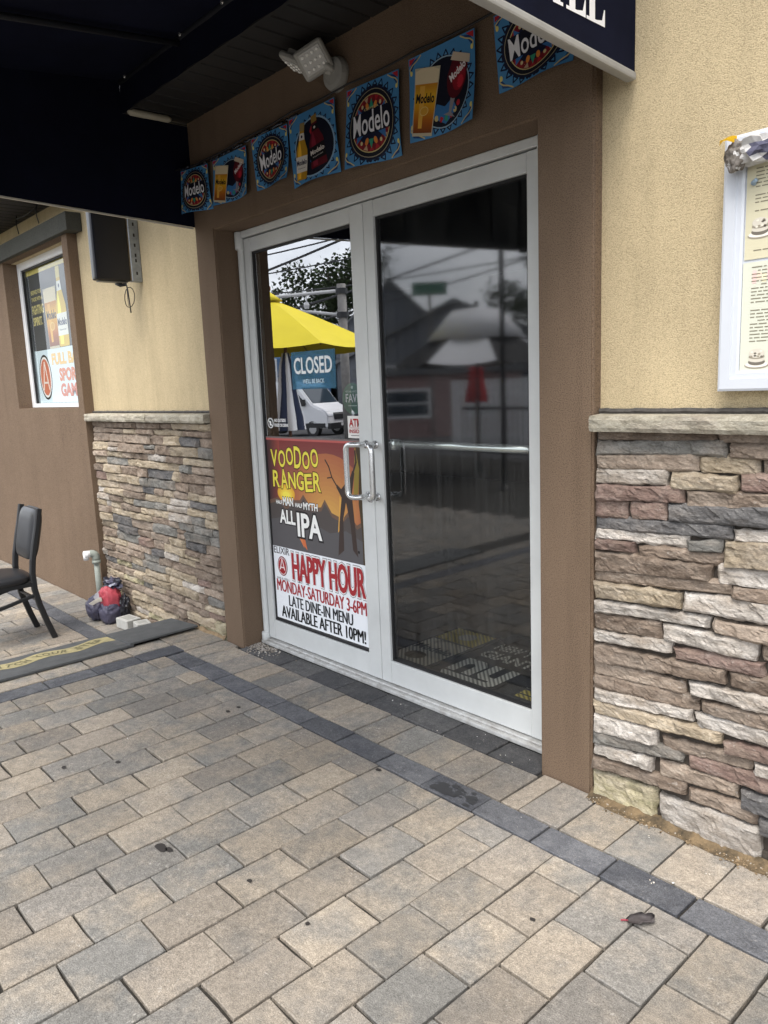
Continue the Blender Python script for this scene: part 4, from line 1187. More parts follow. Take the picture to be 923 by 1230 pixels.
def bottle_art(P, cx_, v0, h, w, L_, rot, body, label, txt, neck):
    c, s = math.cos(rot), math.sin(rot)
    R_ = lambda x, y_: (cx_ + x * c - y_ * s, v0 + x * s + y_ * c)
    half = [(.46, 0), (.5, .03), (.5, .44), (.47, .52), (.34, .62), (.22, .72), (.18, .80), (.165, .95), (.19, .955), (.19, 1)]
    P.poly([R_(x * w, y_ * h) for x, y_ in half] + [R_(-x * w, y_ * h) for x, y_ in half[::-1]], K(*body), L_)
    P.poly([R_(-.36 * w, .03 * h), R_(-.05 * w, .03 * h), R_(-.02 * w, .5 * h), R_(-.16 * w, .72 * h), R_(-.32 * w, .5 * h)], K(*[min(255, int(v * 1.28 + 14)) for v in body]), L_ + .3)
    P.poly([R_(-.5 * w, .14 * h), R_(.5 * w, .14 * h), R_(.5 * w, .42 * h), R_(-.5 * w, .42 * h)], K(*label), L_ + .6)
    P.poly([R_(-.24 * w, .70 * h), R_(.24 * w, .70 * h), R_(.18 * w, .82 * h), R_(-.18 * w, .82 * h)], K(*label), L_ + .6)
    P.poly([R_(-.19 * w, .86 * h), R_(.19 * w, .86 * h), R_(.19 * w, h), R_(-.19 * w, h)], K(*neck), L_ + .7)
    a = R_(0, .31 * h); P.text('Modelo', a[0] - w * .46, a[1] - h * .045, a[0] + w * .46, a[1] + h * .05, K(*txt), L_ + 1, .03, rot)
    a = R_(0, .21 * h); P.text('Especial', a[0] - w * .32, a[1] - h * .012, a[0] + w * .32, a[1] + h * .012, K(*txt), L_ + 1, .01, rot)
    a = R_(0, .76 * h); P.ell(*a, w * .07, h * .026, K(*txt), L_ + 1, 12)
def bottles(P, w, h):
    base_art(P, w, h, (w * .54, h * .46, w * .38, h * .38))
    P.ell(w * .54, h * .46, w * .43, h * .42, K(140, 172, 198), 3, 36); P.ell(w * .54, h * .46, w * .405, h * .395, K(12, 16, 34), 3.3, 36)
    for i in range(4): P.poly([(w * .52, h * (.2 + .14 * i)), (w * .56, h * (.27 + .14 * i)), (w * .52, h * (.34 + .14 * i)), (w * .48, h * (.27 + .14 * i))], (K(58, 116, 172), rdd)[i % 2], 4)
    bottle_art(P, w * .66, h * .16, h * .74, w * .30, 5, .14, (92, 16, 30), (16, 14, 18), (222, 214, 206), (150, 120, 60))
    bottle_art(P, w * .25, h * .06, h * .80, w * .29, 7.5, -.10, (186, 140, 34), (216, 212, 204), (24, 28, 60), (150, 130, 84))
PEN = [ # art, left x, y, right x, y, bottom, top, tilt, label
 (medallion, -.172, -.060, .022, -.022, 2.222, 2.424, .00, 'smallest beer medallion pennant, bent round the corner against the awning end'),
 (glasses, .064, -.018, .354, -.018, 2.222, 2.426, .00, 'beer glass pennant with red goblet, second from the awning corner'),
 (medallion, .404, -.018, .678, -.018, 2.224, 2.436, -.02, 'blue medallion pennant overlapping the bottle pennant beside it'),
 (bottles, .698, -.022, 1.000, -.022, 2.172, 2.440, .01, 'pennant with a gold bottle and a dark red bottle below the floodlight'),
 (medallion, 1.056, -.020, 1.340, -.020, 2.165, 2.446, -.03, 'blue medallion pennant hanging whole above the middle of the doors'),
 (glasses, 1.402, -.020, 1.700, -.020, 2.178, 2.448, .00, 'beer glass pennant with red goblet above the right door'),
 (medallion, 1.782, -.020, 2.072, -.020, 2.235, 2.452, .00, 'blue medallion pennant partly hidden by the awning end panel'),
]
for i, (art, xa, ya_, xb, yb_, z0, z1, tl, lab) in enumerate(PEN):
    w = math.hypot(xb - xa, yb_ - ya_); h = z1 - z0
    t = thing('pennant', lab, 'pennant', ((xa + xb) / 2, (ya_ + yb_) / 2, z1), 'beer pennants strung above the doors')
    ud = Vector((xb - xa, yb_ - ya_, 0)).normalized(); nd = Vector((ud.y, -ud.x, 0))
    ud = (ud + Z * tl).normalized(); vd = Z - ud * Z.dot(ud); vd.normalize()
    ph = i * 1.7
    wp = lambda u, v, w=w, h=h, ph=ph: .012 * (1 - v / h) ** 3 * math.cos(u / w * 3.1 + ph) + .010 * math.sin(u / w * 5 + ph) * (1 - v / h) + .004 * math.sin(v / h * 4 + ph)
    bm = B(); N = 20; og = Vector((xa, ya_, z0))
    gr = [[bm.verts.new(og + ud * (w * a / N) + vd * (h * b_ / N) + nd * wp(w * a / N, h * b_ / N)) for a in range(N + 1)] for b_ in range(N + 1)]
    fs = [bm.faces.new((gr[b_][a], gr[b_][a + 1], gr[b_ + 1][a + 1], gr[b_ + 1][a])) for b_ in range(N) for a in range(N)]
    bmesh.ops.solidify(bm, geom=fs, thickness=.0006)
    obj('sheet', fin(bm), K(40, 84, 130), t, smooth=True)
    P = Print(); art(P, w, h)
    P2 = Print(); P2.mats = P.mats
    # cut large flat shapes finer so that the print follows the wavy sheet
    tmp = B(); lay = tmp.faces.layers.int.new('m')
    vv = [tmp.verts.new(c) for c in P.v]
    for f_, m_ in zip(P.f, P.m):
        try: q = tmp.faces.new([vv[k] for k in f_]); q[lay] = m_
        except ValueError: pass
    bmesh.ops.triangulate(tmp, faces=[q for q in tmp.faces if len(q.verts) > 4])
    for k in range(1, 20):
        bmesh.ops.bisect_plane(tmp, geom=tmp.verts[:] + tmp.edges[:] + tmp.faces[:], plane_co=(w * k / 20, 0, 0), plane_no=(1, 0, 0))
        bmesh.ops.bisect_plane(tmp, geom=tmp.verts[:] + tmp.edges[:] + tmp.faces[:], plane_co=(0, h * k / 20, 0), plane_no=(0, 1, 0))
    tmp.verts.index_update()
    P2.v = [tuple(v.co) for v in tmp.verts]; P2.f = [tuple(v.index for v in q.verts) for q in tmp.faces]; P2.m = [q[lay] for q in tmp.faces]; tmp.free()
    P2.build('artwork', (xa, ya_, z0), ud, vd, nd, parent=t, gap=.00034, base=.0012, warp=wp)
t = thing('pennant_string', 'dark string with plastic loops carrying the beer pennants along the brown head', 'string', (1.0, -.02, 2.45))
pts = []
for i in range(61):
    x = -.19 + 2.39 * i / 60
    pts.append((x, -.030 - .05 * max(0, (-x - .05) / .14), 2.436 + .026 * min(1, (x + .19) / .9) - .006 * abs(math.sin(x * 8.7))))
bm = B(); tube(bm, pts, .0035, 6); obj('cord', bm, M_blk, t, smooth=True)
bm = B()
for k in range(9):
    x = -.17 + k * .105
    pr = [(x + .012 * q, -.020 - .05 * max(0, (-x - .05) / .14) + .003 * noise.noise(Vector((q * .8, k, 0))), 2.427 + .02 * min(1, (x + .19) / .9) + .006 * noise.noise(Vector((q * .7, k, 5)))) for q in range(8)]
    tube(bm, pr, .006, 6)
obj('plastic_wrap', bm, pmat('shiny_black_plastic', (.02, .024, .035), rough=.18), t, smooth=True)

# ---------------------------------------------------------------- twin floodlight
fl = thing('floodlight', 'twin-head grey LED floodlight on a round base above the pennants', 'light', (1.0, 0, 2.525))
M_fl = pmat('grey_cast_metal', (.36, .355, .33), rough=.45, metal=.1, var=.08, vscale=20)
M_lens = pmat('frosted_lens', (.52, .52, .50), rough=.2)
bm = B(); lathe(bm, [(.062, -.001), (.062, -.012), (.056, -.030), (.040, -.034)], (1.0, 0, 2.525), 28, 1)
obj('base', bm, M_fl, fl, smooth=False)
def flood_head(c, nrm, roll, s=1.0):
    n_ = Vector(nrm).normalized(); q = n_.to_track_quat('Z', 'Y').to_matrix().to_4x4() @ Matrix.Rotation(roll, 4, 'Z'); q.translation = Vector(c)
    bm = B(); box(bm, -.062 * s, .062 * s, -.056 * s, .056 * s, -.030 * s, 0, .018 * s, 3, M=q)
    box(bm, -.040 * s, .040 * s, -.036 * s, .036 * s, -.050 * s, -.030 * s, .008, 2, M=q)
    h = obj('lamp_head', bm, M_fl, fl, smooth=False)
    bm = B(); box(bm, -.046 * s, .046 * s, -.040 * s, .040 * s, -.001, .003, .0015, 1, M=q); obj('lens', bm, M_lens, h)
    bm = B()
    for i in range(3):
        for k in range(4):
            v = len(bm.verts)
            lathe(bm, [(.0062, .003), (.005, .006), (.002, .007)], (-.032 * s + .0215 * k * s, -.026 * s + .026 * i * s, 0), 8)
            bm.verts.ensure_lookup_table()
            for w_ in bm.verts[v:]: w_.co = q @ w_.co
    obj('led', bm, K(250, 250, 246), h)
    return q
q = flood_head((.975, -.100, 2.562), (.55, -.62, -.42), .42)
flood_head((.845, -.085, 2.580), (-.35, -.25, -.80), .2)
bm = B(); tube(bm, arc_path([(1.005, -.03, 2.535), (1.005, -.06, 2.545), (.965, -.065, 2.575)], .015), .014, 10)
tube(bm, arc_path([(.995, -.03, 2.53), (.94, -.05, 2.56), (.87, -.06, 2.59)], .02), .012, 10); obj('arm', bm, M_fl, fl, smooth=True)

# ---------------------------------------------------------------- wall speaker
sp = thing('flat_screen', 'black flat screen fixed edge-on to the tan wall by a slotted bracket, cable loop dangling', 'screen', (-.98, .0, 2.0))
M_spk = pmat('black_lacquer', (.006, .007, .011), rough=.28, var=.2, vscale=4)
bm = B(); box(bm, -.958, -.900, -.236, -.026, 1.990, 2.62, .016, 3); obj('cabinet', bm, M_spk, sp)
bm = B(); box(bm, -.950, -.908, -.215, -.045, 1.984, 1.9895, .002); obj('bottom_plate', bm, pmat('grey_plate', (.20, .20, .19), rough=.5), sp)
bm = B(); lathe(bm, [(.016, 0), (.016, -.004)], (-.929, -.09, 1.984), 18); obj('port', bm, M_blk, sp)
bm = B(); box(bm, -.935, -.897, -.022, WY - .001, 1.992, 2.60, .003); obj('bracket', bm, pmat('galvanised_bracket', (.30, .33, .36), rough=.4, metal=.5, var=.2, vscale=25), sp)
bm = B()
for z in (2.03, 2.10, 2.13, 2.185, 2.24, 2.30): box(bm, -.8968, -.8955, .004, .014, z, z + .018, .001)
obj('bracket_slot', bm, M_blk, sp)
bm = B(); box(bm, -.93, -.905, -.027, -.0225, 2.0, 2.6); obj('cork_strip', bm, pmat('cork', (.30, .22, .12), rough=.9, var=.3, vscale=40), sp)
bm = B()
tube(bm, arc_path([(-.905, -.06, 1.983), (-.89, -.06, 1.94), (-.895, -.055, 1.89), (-.885, -.055, 1.815)], .02), .004, 6)
tube(bm, [(-.90, -.06, 1.965)] + [(-.90 + .035 * math.sin(a * .5) * 1.1, -.06 + .03 * math.sin(a), 1.90 - .055 * math.cos(a)) for a in [k * .5 for k in range(0, 13)]], .0025, 6)
tube(bm, [(-.97, -.09, 1.985), (-.94, -.08, 1.972), (-.905, -.06, 1.975)], .009, 8)
obj('cable', bm, M_blk, sp, smooth=True)
t = thing('eave_wire', 'black wires hanging over the grey window lintel from the eave', 'wire', (-2.3, 0, 2.56))
bm = B()
tube(bm, arc_path([(-2.62, -.06, 2.655), (-2.60, -.075, 2.60), (-2.58, -.07, 2.524)], .03), .004, 6); tube(bm, arc_path([(-2.18, -.06, 2.655), (-2.17, -.08, 2.60), (-2.155, -.07, 2.524)], .03), .004, 6)
tube(bm, [(-2.60, -.07, 2.63), (-2.4, -.08, 2.612), (-2.17, -.075, 2.628)], .0035, 6)
obj('wire', bm, M_blk, t, smooth=True)

# ---------------------------------------------------------------- posters in the bay window
y = yw + .042
bp_ = sheet('window_poster', 'black beer poster with glass, bottle and fighting spirit slogan in the bay window', 'poster', -3.11, -1.96, 1.725, 2.345, K(74, 76, 78), y)
P = Print()
P.rect(0, .575, 1.15, .62, K(226, 206, 120), 1)
ye = K(222, 206, 140)
for s, b in (('BREWED FOR', (.07, .425, .30, .458)), ('THOSE WITH A', (.07, .375, .32, .405)), ('FIGHTING', (.06, .275, .32, .345)), ('SPIRIT.', (.06, .19, .27, .255))): P.text(s, *b, ye, 1, .03)
glass_art(P, .47, .0, .44, .20, .26, 2, .0)
bottle_art(P, .68, .0, .57, .20, 4, 0, (214, 180, 70), (226, 224, 216), (60, 70, 100), (214, 196, 120))
P.build('artwork', (-3.11, y, 1.725), *FRONT, parent=bp_)
sg = sheet('window_sign', 'white window sign with an orange oval logo under the black beer poster', 'sign', -3.11, -1.96, 1.312, 1.722, K(214, 226, 232), y)
P = Print()
P.ell(.20, .20, .135, .175, blk, 1); P.ell(.20, .20, .120, .158, K(240, 236, 232), 2); P.ell(.20, .20, .105, .142, K(206, 118, 88), 3)
P.poly([(.125, .10), (.145, .10), (.20, .29), (.255, .10), (.275, .10), (.21, .32), (.19, .32)], K(244, 226, 216), 4); P.rect(.155, .15, .245, .165, K(244, 226, 216), 4)
P.text('FULL BAR', .37, .285, .98, .375, K(228, 186, 110), 1, .05)
P.text('SPORTS', .50, .16, .98, .26, K(212, 128, 92), 1, .05); P.text('GAMES', .50, .045, .98, .145, K(206, 120, 96), 1, .05)
P.build('artwork', (-3.11, y, 1.312), *FRONT, parent=sg)

# ---------------------------------------------------------------- menu case and newspaper
mc = thing('menu_case', 'white framed menu case on the tan wall above the stone cap', 'menu case', (2.80, WY, 1.30))
CX0, CX1, CZ0, CZ1 = 2.503, 3.16, 1.300, 1.925
M_case = pmat('white_upvc', (.58, .61, .66), rough=.3, var=.03, vscale=5)
bm = B(); box(bm, CX0 + .012, CX1 - .012, .004, WY - .001, CZ0 + .012, CZ1 - .012); obj('back_box', bm, M_case, mc)
fwid = .050
def mitre(a, b, c, d):
    bm = B()
    f0, f1 = -.012, .004
    prof = [(0, f1), (0, f0 + .003), (.006, f0), (fwid * .62, f0), (fwid * .66, f0 + .005), (fwid * .9, f0 + .005), (fwid, f0 + .010), (fwid, f1)]
    A, D = Vector((a[0], 0, a[1])), Vector((b[0], 0, b[1])); inn = Vector((c[0], 0, c[1])); d_ = (D - A).normalized()
    r0 = [bm.verts.new(A + (inn + d_) * s + Y * yy) for s, yy in prof]; r1 = [bm.verts.new(D + (inn - d_) * s + Y * yy) for s, yy in prof]
    for i in range(len(prof)):
        j = (i + 1) % len(prof); bm.faces.new((r0[i], r0[j], r1[j], r1[i]))
    bm.faces.new(r0); bm.faces.new(r1[::-1])
    obj('frame_bar', fin(bm), M_case, mc)
mitre((CX0, CZ0), (CX0, CZ1), (1, 0), 0); mitre((CX1, CZ0), (CX1, CZ1), (-1, 0), 0); mitre((CX0, CZ0), (CX1, CZ0), (0, 1), 0); mitre((CX0, CZ1), (CX1, CZ1), (0, -1), 0)
bm = B(); box(bm, CX1 - .4, CX1 - .39, -.0125, -.0118, CZ0 + .02, CZ0 + .03); obj('lock', bm, M_blk, mc)
def menu_page(lab, x0, x1, z0, z1, paper, seed, img):
    t = thing('menu_page', lab, 'menu', ((x0 + x1) / 2, .002, z0))
    bm = B(); box(bm, x0, x1, .0015, .0028, z0, z1); obj('sheet', bm, paper, t)
    P = Print(); q = random.Random(seed)
    tx = K(128, 122, 104)
    w, h = x1 - x0, z1 - z0
    bx0, bz0, bx1, bz1 = img
    v = h - .014
    while v > .012:
        u = .022
        while u < w - .02:
            l = q.uniform(.006, .026)
            if not (bx0 - .004 < u + l and u < bx1 + .004 and bz0 - .006 < v < bz1 + .006) and q.random() > .04:
                P.rect(u, v, min(u + l, w - .015), v + .0026, tx, 1)
            u += l + .0035
        v -= .0085 if q.random() > .12 else .020
    cu, cv, ru, rv = (bx0 + bx1) / 2, (bz0 + bz1) / 2, (bx1 - bx0) / 2, (bz1 - bz0) / 2
    g1, g2, g3 = K(150, 142, 126), K(206, 200, 186), K(112, 106, 96)
    P.ell(cu, cv - rv * .62, ru, rv * .30, g1, 1, 26); P.ell(cu, cv - rv * .55, ru * .93, rv * .24, K(232, 228, 216), 2, 26)
    P.ell(cu, cv - rv * .35, ru * .7, rv * .28, g3, 3, 22); P.ell(cu, cv - rv * .15, ru * .68, rv * .22, g2, 4, 22); P.ell(cu, cv + rv * .10, ru * .66, rv * .20, g1, 5, 22); P.ell(cu, cv + rv * .38, ru * .64, rv * .38, g2, 6, 22)
    for k in range(9): P.ell(cu + q.uniform(-.5, .5) * ru, cv + q.uniform(.0, .6) * rv, ru * .12, rv * .08, (g1, g3, K(226, 220, 204))[k % 3], 7, 9)
    if seed == 2:
        for k in range(16): P.rect(.024 + k * .012, h - .060 + .02 * q.random(), .034 + k * .012, h - .036 + .02 * q.random(), K(230, 196 + (k % 3) * 14, 190), .5)
    P.build('print', (x0, .0015, z0), *FRONT, parent=t, gap=.0002, base=.0003)
menu_page('cream menu page with a burger sketch under the newspaper in the menu case', 2.556, 2.775, 1.625, 1.872, K(206, 200, 172), 1, (.006, .045, .066, .105))
menu_page('lower menu page with faded pink heading and a stacked dish sketch', 2.554, 2.775, 1.348, 1.618, K(208, 210, 194), 2, (.012, .004, .072, .064))
menu_page('second menu page beyond the burger sketch page in the menu case', 2.79, 3.10, 1.36, 1.86, K(226, 220, 196), 3, (.1, .2, .2, .27))
bm = B(); tube(bm, [(2.574, .001, 1.806), (2.574, -.006, 1.806)], .006, 10); tube(bm, [(2.574, -.006, 1.806), (2.584, -.010, 1.811)], .005, 8)
t = thing('push_pin', 'pale push pin on the upper menu page', 'pin', (2.574, 0, 1.806)); obj('pin_head', bm, K(150, 170, 186), t, smooth=True)
t = thing('crumpled_newspaper', 'crumpled newspaper ball wedged on the top corner of the menu case', 'newspaper', (2.57, -.03, 1.86))
def crumple(name, c, sx, sy, sz, mats, pick, seed, parent, fac=.38, sub=4, kw={}):
    bm = B(); bmesh.ops.create_icosphere(bm, subdivisions=sub, radius=1)
    o = Vector((seed, seed * 2.1, 0))
    for v in bm.verts:
        p = v.co.copy()
        d = 1 + fac * (abs(noise.noise(p * 1.7 + o)) * 1.6 - .45) + fac * .30 * (abs(noise.noise(p * 3.4 + o)) * 2 - .5)
        v.co = Vector((c[0] + p.x * d * sx, c[1] + p.y * d * sy, c[2] + p.z * d * sz))
    ob = obj(name, bm, mats, parent, smooth=False)
    for pl in ob.data.polygons: pl.material_index = pick(pl.center + wl(parent), pl)
    return ob
M_news = pmat('newsprint', (.42, .41, .40), rough=.9, c2=(.56, .55, .54), vscale=60)
M_newsd = pmat('newsprint_dark', (.05, .05, .09), rough=.9, c2=(.12, .12, .17), vscale=50)
M_newsb = pmat('damp_newsprint', (.10, .085, .07), rough=.9, c2=(.22, .20, .18), vscale=70)
def pk(c, pl):
    n_ = noise.noise(c * 16)
    if c.x < 2.553: return 2 if n_ < .28 else 0
    if c.x > 2.585 and c.z < 1.885 and c.z > 1.858: return 1
    return 1 if n_ > .42 else (0 if n_ > -.38 else 2)
crumple('paper_ball', (2.590, -.030, 1.876), .062, .036, .037, [M_news, M_newsd, M_newsb], pk, 3.3, t, .5, 3)
crumple('damp_wad', (2.545, -.040, 1.868), .028, .026, .036, [M_newsb, M_news], lambda c, p: 1 if noise.noise(c * 60) > .3 else 0, 8.3, t, .3)
bm = B()
gv = [[bm.verts.new((2.506 + .038 * i / 5 + .004 * k, -.045 - .012 * math.sin(i * .8) - .01 * k, 1.914 - .008 * k - .004 * math.sin(i * 1.1 + k))) for i in range(6)] for k in range(3)]
fs = [bm.faces.new((gv[k][i], gv[k + 1][i], gv[k + 1][i + 1], gv[k][i + 1])) for k in range(2) for i in range(5)]
bmesh.ops.solidify(bm, geom=fs, thickness=.002)
obj('yellow_flap', fin(bm), K(214, 176, 30), t)
# ---------------------------------------------------------------- chair
ch = thing('patio_chair', 'black metal chair with vinyl seat and back standing near the brown window bay', 'chair', (-1.57, -.75, ZL))
M_cfr = pmat('black_powder_coat', (.012, .013, .015), rough=.42)
M_vin = pmat('black_vinyl', (.016, .017, .020), rough=.36, bump=.12, bscale=160)
def flat_bar(bm, pts, w, t, wdir):
    """rectangular-section bar along pts, w across wdir"""
    wd = Vector(wdir).normalized(); rings = []
    pts = [Vector(p) for p in pts]
    for i, p in enumerate(pts):
        d = (pts[min(i + 1, len(pts) - 1)] - pts[max(i - 1, 0)]).normalized()
        n_ = d.cross(wd).normalized()
        rings.append([bm.verts.new(p + wd * (w / 2 * a) + n_ * (t / 2 * b)) for a, b in ((-1, -.6), (-.6, -1), (.6, -1), (1, -.6), (1, .6), (.6, 1), (-.6, 1), (-1, .6))])
    for a, b in zip(rings, rings[1:]):
        for k in range(8): bm.faces.new((a[k], a[(k + 1) % 8], b[(k + 1) % 8], b[k]))
    bm.faces.new(rings[0][::-1]); bm.faces.new(rings[-1])
    return fin(bm)
cxa, cxb = -1.735, -1.405
for x in (cxb, cxa):
    pr = [(x, -.512, ZL), (x, -.545, -.03), (x, -.582, .10), (x, -.600, .20), (x, -.602, .30), (x, -.592, .38), (x, -.570, .48), (x, -.545, .58), (x, -.522, .690)]
    bm = B(); flat_bar(bm, pr, .026, .034, (1, 0, 0)); obj('rear_leg', bm, M_cfr, ch)
    bm = B(); flat_bar(bm, [(x + (.012 if x > -1.5 else -.012), -1.00, ZL), (x, -.985, .06), (x, -.975, .245)], .026, .028, (1, 0, 0)); obj('front_leg', bm, M_cfr, ch)
    bm = B(); flat_bar(bm, arc_path([(x, -.60, .165), (x, -.80, .120), (x, -.985, .105)], .05), .016, .022, (1, 0, 0)); obj('stretcher', bm, M_cfr, ch)
bm = B(); flat_bar(bm, [(cxa, -.588, .13), (cxb, -.588, .13)], .016, .020, (0, 0, 1)); obj('stretcher', bm, M_cfr, ch)
bm = B()
for x in (cxa, cxb): box(bm, x - .012, x + .012, -.99, -.59, .222, .250, .003)
box(bm, cxa, cxb, -.995, -.972, .222, .250, .003); box(bm, cxa, cxb, -.61, -.590, .222, .250, .003)
obj('seat_frame', bm, M_cfr, ch)
def pad(name, P0, ud, vd, nd, w, h, t, corner, parent, m, crown=.012):
    bm = B(); N = 14
    def out(a):
        e = 5.0 if corner < .1 else 3.2
        c, s = math.cos(a), math.sin(a)
        return (math.copysign(abs(c) ** (2 / e), c) * w / 2, math.copysign(abs(s) ** (2 / e), s) * h / 2)
    rings = []
    for k, (sc, d) in enumerate(((.55, t + crown), (.80, t + crown * .7), (.95, t * .96), (1.0, t * .7), (1.0, t * .25), (.97, 0))):
        rings.append([bm.verts.new(P0 + ud * (out(2 * math.pi * i / 40)[0] * sc) + vd * (out(2 * math.pi * i / 40)[1] * sc) + nd * d) for i in range(40)])
    for a, b in zip(rings, rings[1:]):
        for i in range(40): bm.faces.new((a[i], a[(i + 1) % 40], b[(i + 1) % 40], b[i]))
    bm.faces.new(rings[0]); bm.faces.new(rings[-1][::-1])
    return obj(name, fin(bm), m, parent, smooth=True)
pad('seat', Vector((-1.57, -.79, .252)), X, Y, Z, .40, .41, .040, .2, ch, M_vin, .012)
bv = Vector((0, .07, .31)).normalized(); bn = Vector((0, -bv.z, bv.y))
pad('backrest', Vector((-1.57, -.553, .530)) + bn * -.014, X, bv, bn, .315, .32, .030, .05, ch, M_vin, .010)
pad('back_shell', Vector((-1.57, -.553, .530)) + bn * -.012, X, bv, -bn, .315, .33, .014, .05, ch, M_cfr, .016)

# ---------------------------------------------------------------- step mats, bricks, bundle, pipe, leaf
M_rub = pmat('grey_rubber', (.060, .064, .066), rough=.85, c2=(.088, .092, .094), vscale=14, bump=.5, bscale=240)
Mt = Matrix.Translation((-.470, 0, .016)) @ Matrix.Rotation(-.075, 4, 'Y')
sl = thing('rubber_mat', 'plain dark rubber mat lying against the left stone wall over the step', 'mat', (-.64, -.2, .0))
bm = B(); box(bm, -.335, 0, -.425, -.016, -.012, 0, .003, 2, M=Matrix.Translation((0, 0, .010)) @ Mt); obj('mat_sheet', bm, M_rub, sl)
wm = thing('step_mat', 'dark rubber step mat with a yellow wavy ribbon reading watch your step', 'mat', (-.66, -1.2, .0))
bm = B(); box(bm, -.375, .004, -2.2, -.405, -.013, 0, .003, 2, M=Mt); obj('mat_sheet', bm, M_rub, wm)
P = Print()
M_yr = pmat('worn_yellow_print', (.42, .36, .18), rough=.9, c2=(.24, .215, .12), vscale=22)
M_gr = pmat('worn_green_print', (.13, .12, .06), rough=.9)
# u runs along +y from y=-1.20, v runs along -x from the right edge
wv = lambda u: .024 * math.sin(u * 21)
N = 60
for k in range(N):
    u0, u1 = .74 * k / N, .74 * (k + 1) / N
    P.poly([(u0, .175 + wv(u0)), (u1, .175 + wv(u1)), (u1, .300 + wv(u1)), (u0, .300 + wv(u0))], M_yr, 1)
u = .085
for wd_ in ('WATCH', 'YOUR', 'STEP'):
    for c_ in wd_:
        P.text(c_, u, .205 + wv(u + .02), u + .036, .268 + wv(u + .02), M_gr, 3, .03, .42 * math.cos(u * 21)); u += .0425
    u += .03
ax = (Mt.to_3x3() @ Vector((-1, 0, 0))); nn = Mt.to_3x3() @ Z
P.build('lettering', Mt @ Vector((0, -1.17, 0)), Y, ax, nn, parent=wm)
bm = B(); box(bm, -.33, -.05, -.47, -.40, -.001, .0012, M=Mt); obj('scuffed_end', bm, pmat('scuffed_rubber', (.075, .078, .078), rough=.9, c2=(.10, .10, .10), vscale=20), wm)
M_blok = pmat('grey_concrete', (.36, .36, .34), rough=.95, c2=(.46, .46, .44), vscale=16, bump=.6, bscale=180)
for i, (lab, cx_, cy_, rz, dx, dy, dz) in enumerate((('grey concrete block leaning towards the red and navy bundle', -1.235, -.105, .10, .14, .10, .065), ('smaller grey concrete block next to the rubber mat', -1.075, -.085, -.18, .10, .09, .066))):
    t = thing('concrete_block', lab, 'block', (cx_, cy_, ZL), 'grey concrete blocks beside the mat')
    q = Matrix.Translation((cx_, cy_, ZL + .001)) @ Matrix.Rotation(rz, 4, 'Z')
    bm = B(); box(bm, -dx / 2, dx / 2, -dy / 2, dy / 2, 0, dz, .004, 1, M=q); obj('block_body', bm, M_blok, t)
    bm = B(); box(bm, -dx * .33, dx * .33, -dy * .3, dy * .3, dz - .002, dz + .0012, .001, 1, M=q); obj('worn_top', bm, pmat('worn_concrete', (.30, .30, .28), rough=.95, var=.2, vscale=30), t)
bd = thing('cloth_bundle', 'crumpled red and navy stuffed cloth bundle with a white strap beside the grey pipe', 'bundle', (-1.45, -.11, ZL))
M_red = pmat('red_nylon', (.36, .05, .07), rough=.55, var=.3, vscale=14, bump=.3, bscale=60)
M_nav = pmat('navy_nylon', (.030, .030, .062), rough=.5, c2=(.085, .08, .12), vscale=12, bump=.3, bscale=60)
M_strap = pmat('dirty_white_strap', (.55, .51, .45), rough=.85, var=.15, vscale=20)
def blob(name, c, s, tilt, m, parent, amp=.10, seed=1.0, fr=3.0, ridg=0):
    bm = B(); bmesh.ops.create_icosphere(bm, subdivisions=4, radius=1)
    R_ = Matrix.Rotation(tilt[0], 3, 'X') @ Matrix.Rotation(tilt[1], 3, 'Y') @ Matrix.Rotation(tilt[2], 3, 'Z'); o = Vector((seed, seed * 1.3, 2))
    for v in bm.verts:
        p = v.co.copy()
        sp_ = Vector([math.copysign(abs(q) ** .75, q) for q in p])
        d = 1 + amp * noise.noise(p * fr + o) + amp * .6 * noise.noise(p * fr * 2.7 + o) + ridg * abs(noise.noise(Vector((p.x * 6, p.y * 6, p.z * 1.2)) + o))
        v.co = Vector(c) + R_ @ Vector((sp_.x * s[0] * d, sp_.y * s[1] * d, sp_.z * s[2] * d))
    return obj(name, bm, m, parent, smooth=True)
blob('red_body', (-1.455, -.118, .020), (.066, .062, .092), (.12, -.05, 0), M_red, bd, .13, 2.0, 3.4, .10)
blob('navy_end', (-1.440, -.135, -.065), (.064, .064, .072), (.1, .1, 0), M_nav, bd, .14, 5.0, 3.0, .12)
blob('navy_end', (-1.570, -.175, -.050), (.068, .062, .080), (.3, .5, 0), M_nav, bd, .16, 9.0, 3.0, .12)
blob('grey_shoulder', (-1.550, -.140, .015), (.045, .050, .050), (.4, .6, 0), pmat('grey_nylon', (.22, .215, .24), rough=.6, c2=(.33, .32, .34), vscale=12), bd, .14, 4.0)
crumple('crumpled_top', (-1.475, -.085, .118), .088, .055, .040, [pmat('dark_plastic', (.016, .017, .03), rough=.3), M_nav, pmat('pale_lining', (.26, .27, .33), rough=.4)], lambda c, p: (2 if noise.noise(c * 26) > .34 else 1 if noise.noise(c * 17 + Vector((4, 0, 0))) > .2 else 0), 6.2, bd, .55)
crumple('crumpled_edge', (-1.375, -.060, -.02), .028, .035, .075, [pmat('dark_plastic', (.014, .014, .02), rough=.4)], lambda c, p: 0, 2.7, bd, .6, 3)
bm = B(); flat_bar(bm, [(-1.585, -.222, -.020), (-1.54, -.230, -.012), (-1.49, -.215, .016), (-1.45, -.200, .036), (-1.42, -.192, .042)], .030, .004, (.2, -.2, 1)); obj('strap', bm, M_strap, bd)
pp = thing('drain_pipe', 'grey plastic pipe with an elbow and white spout at the corner of the bay', 'pipe', (-1.745, -.075, ZL))
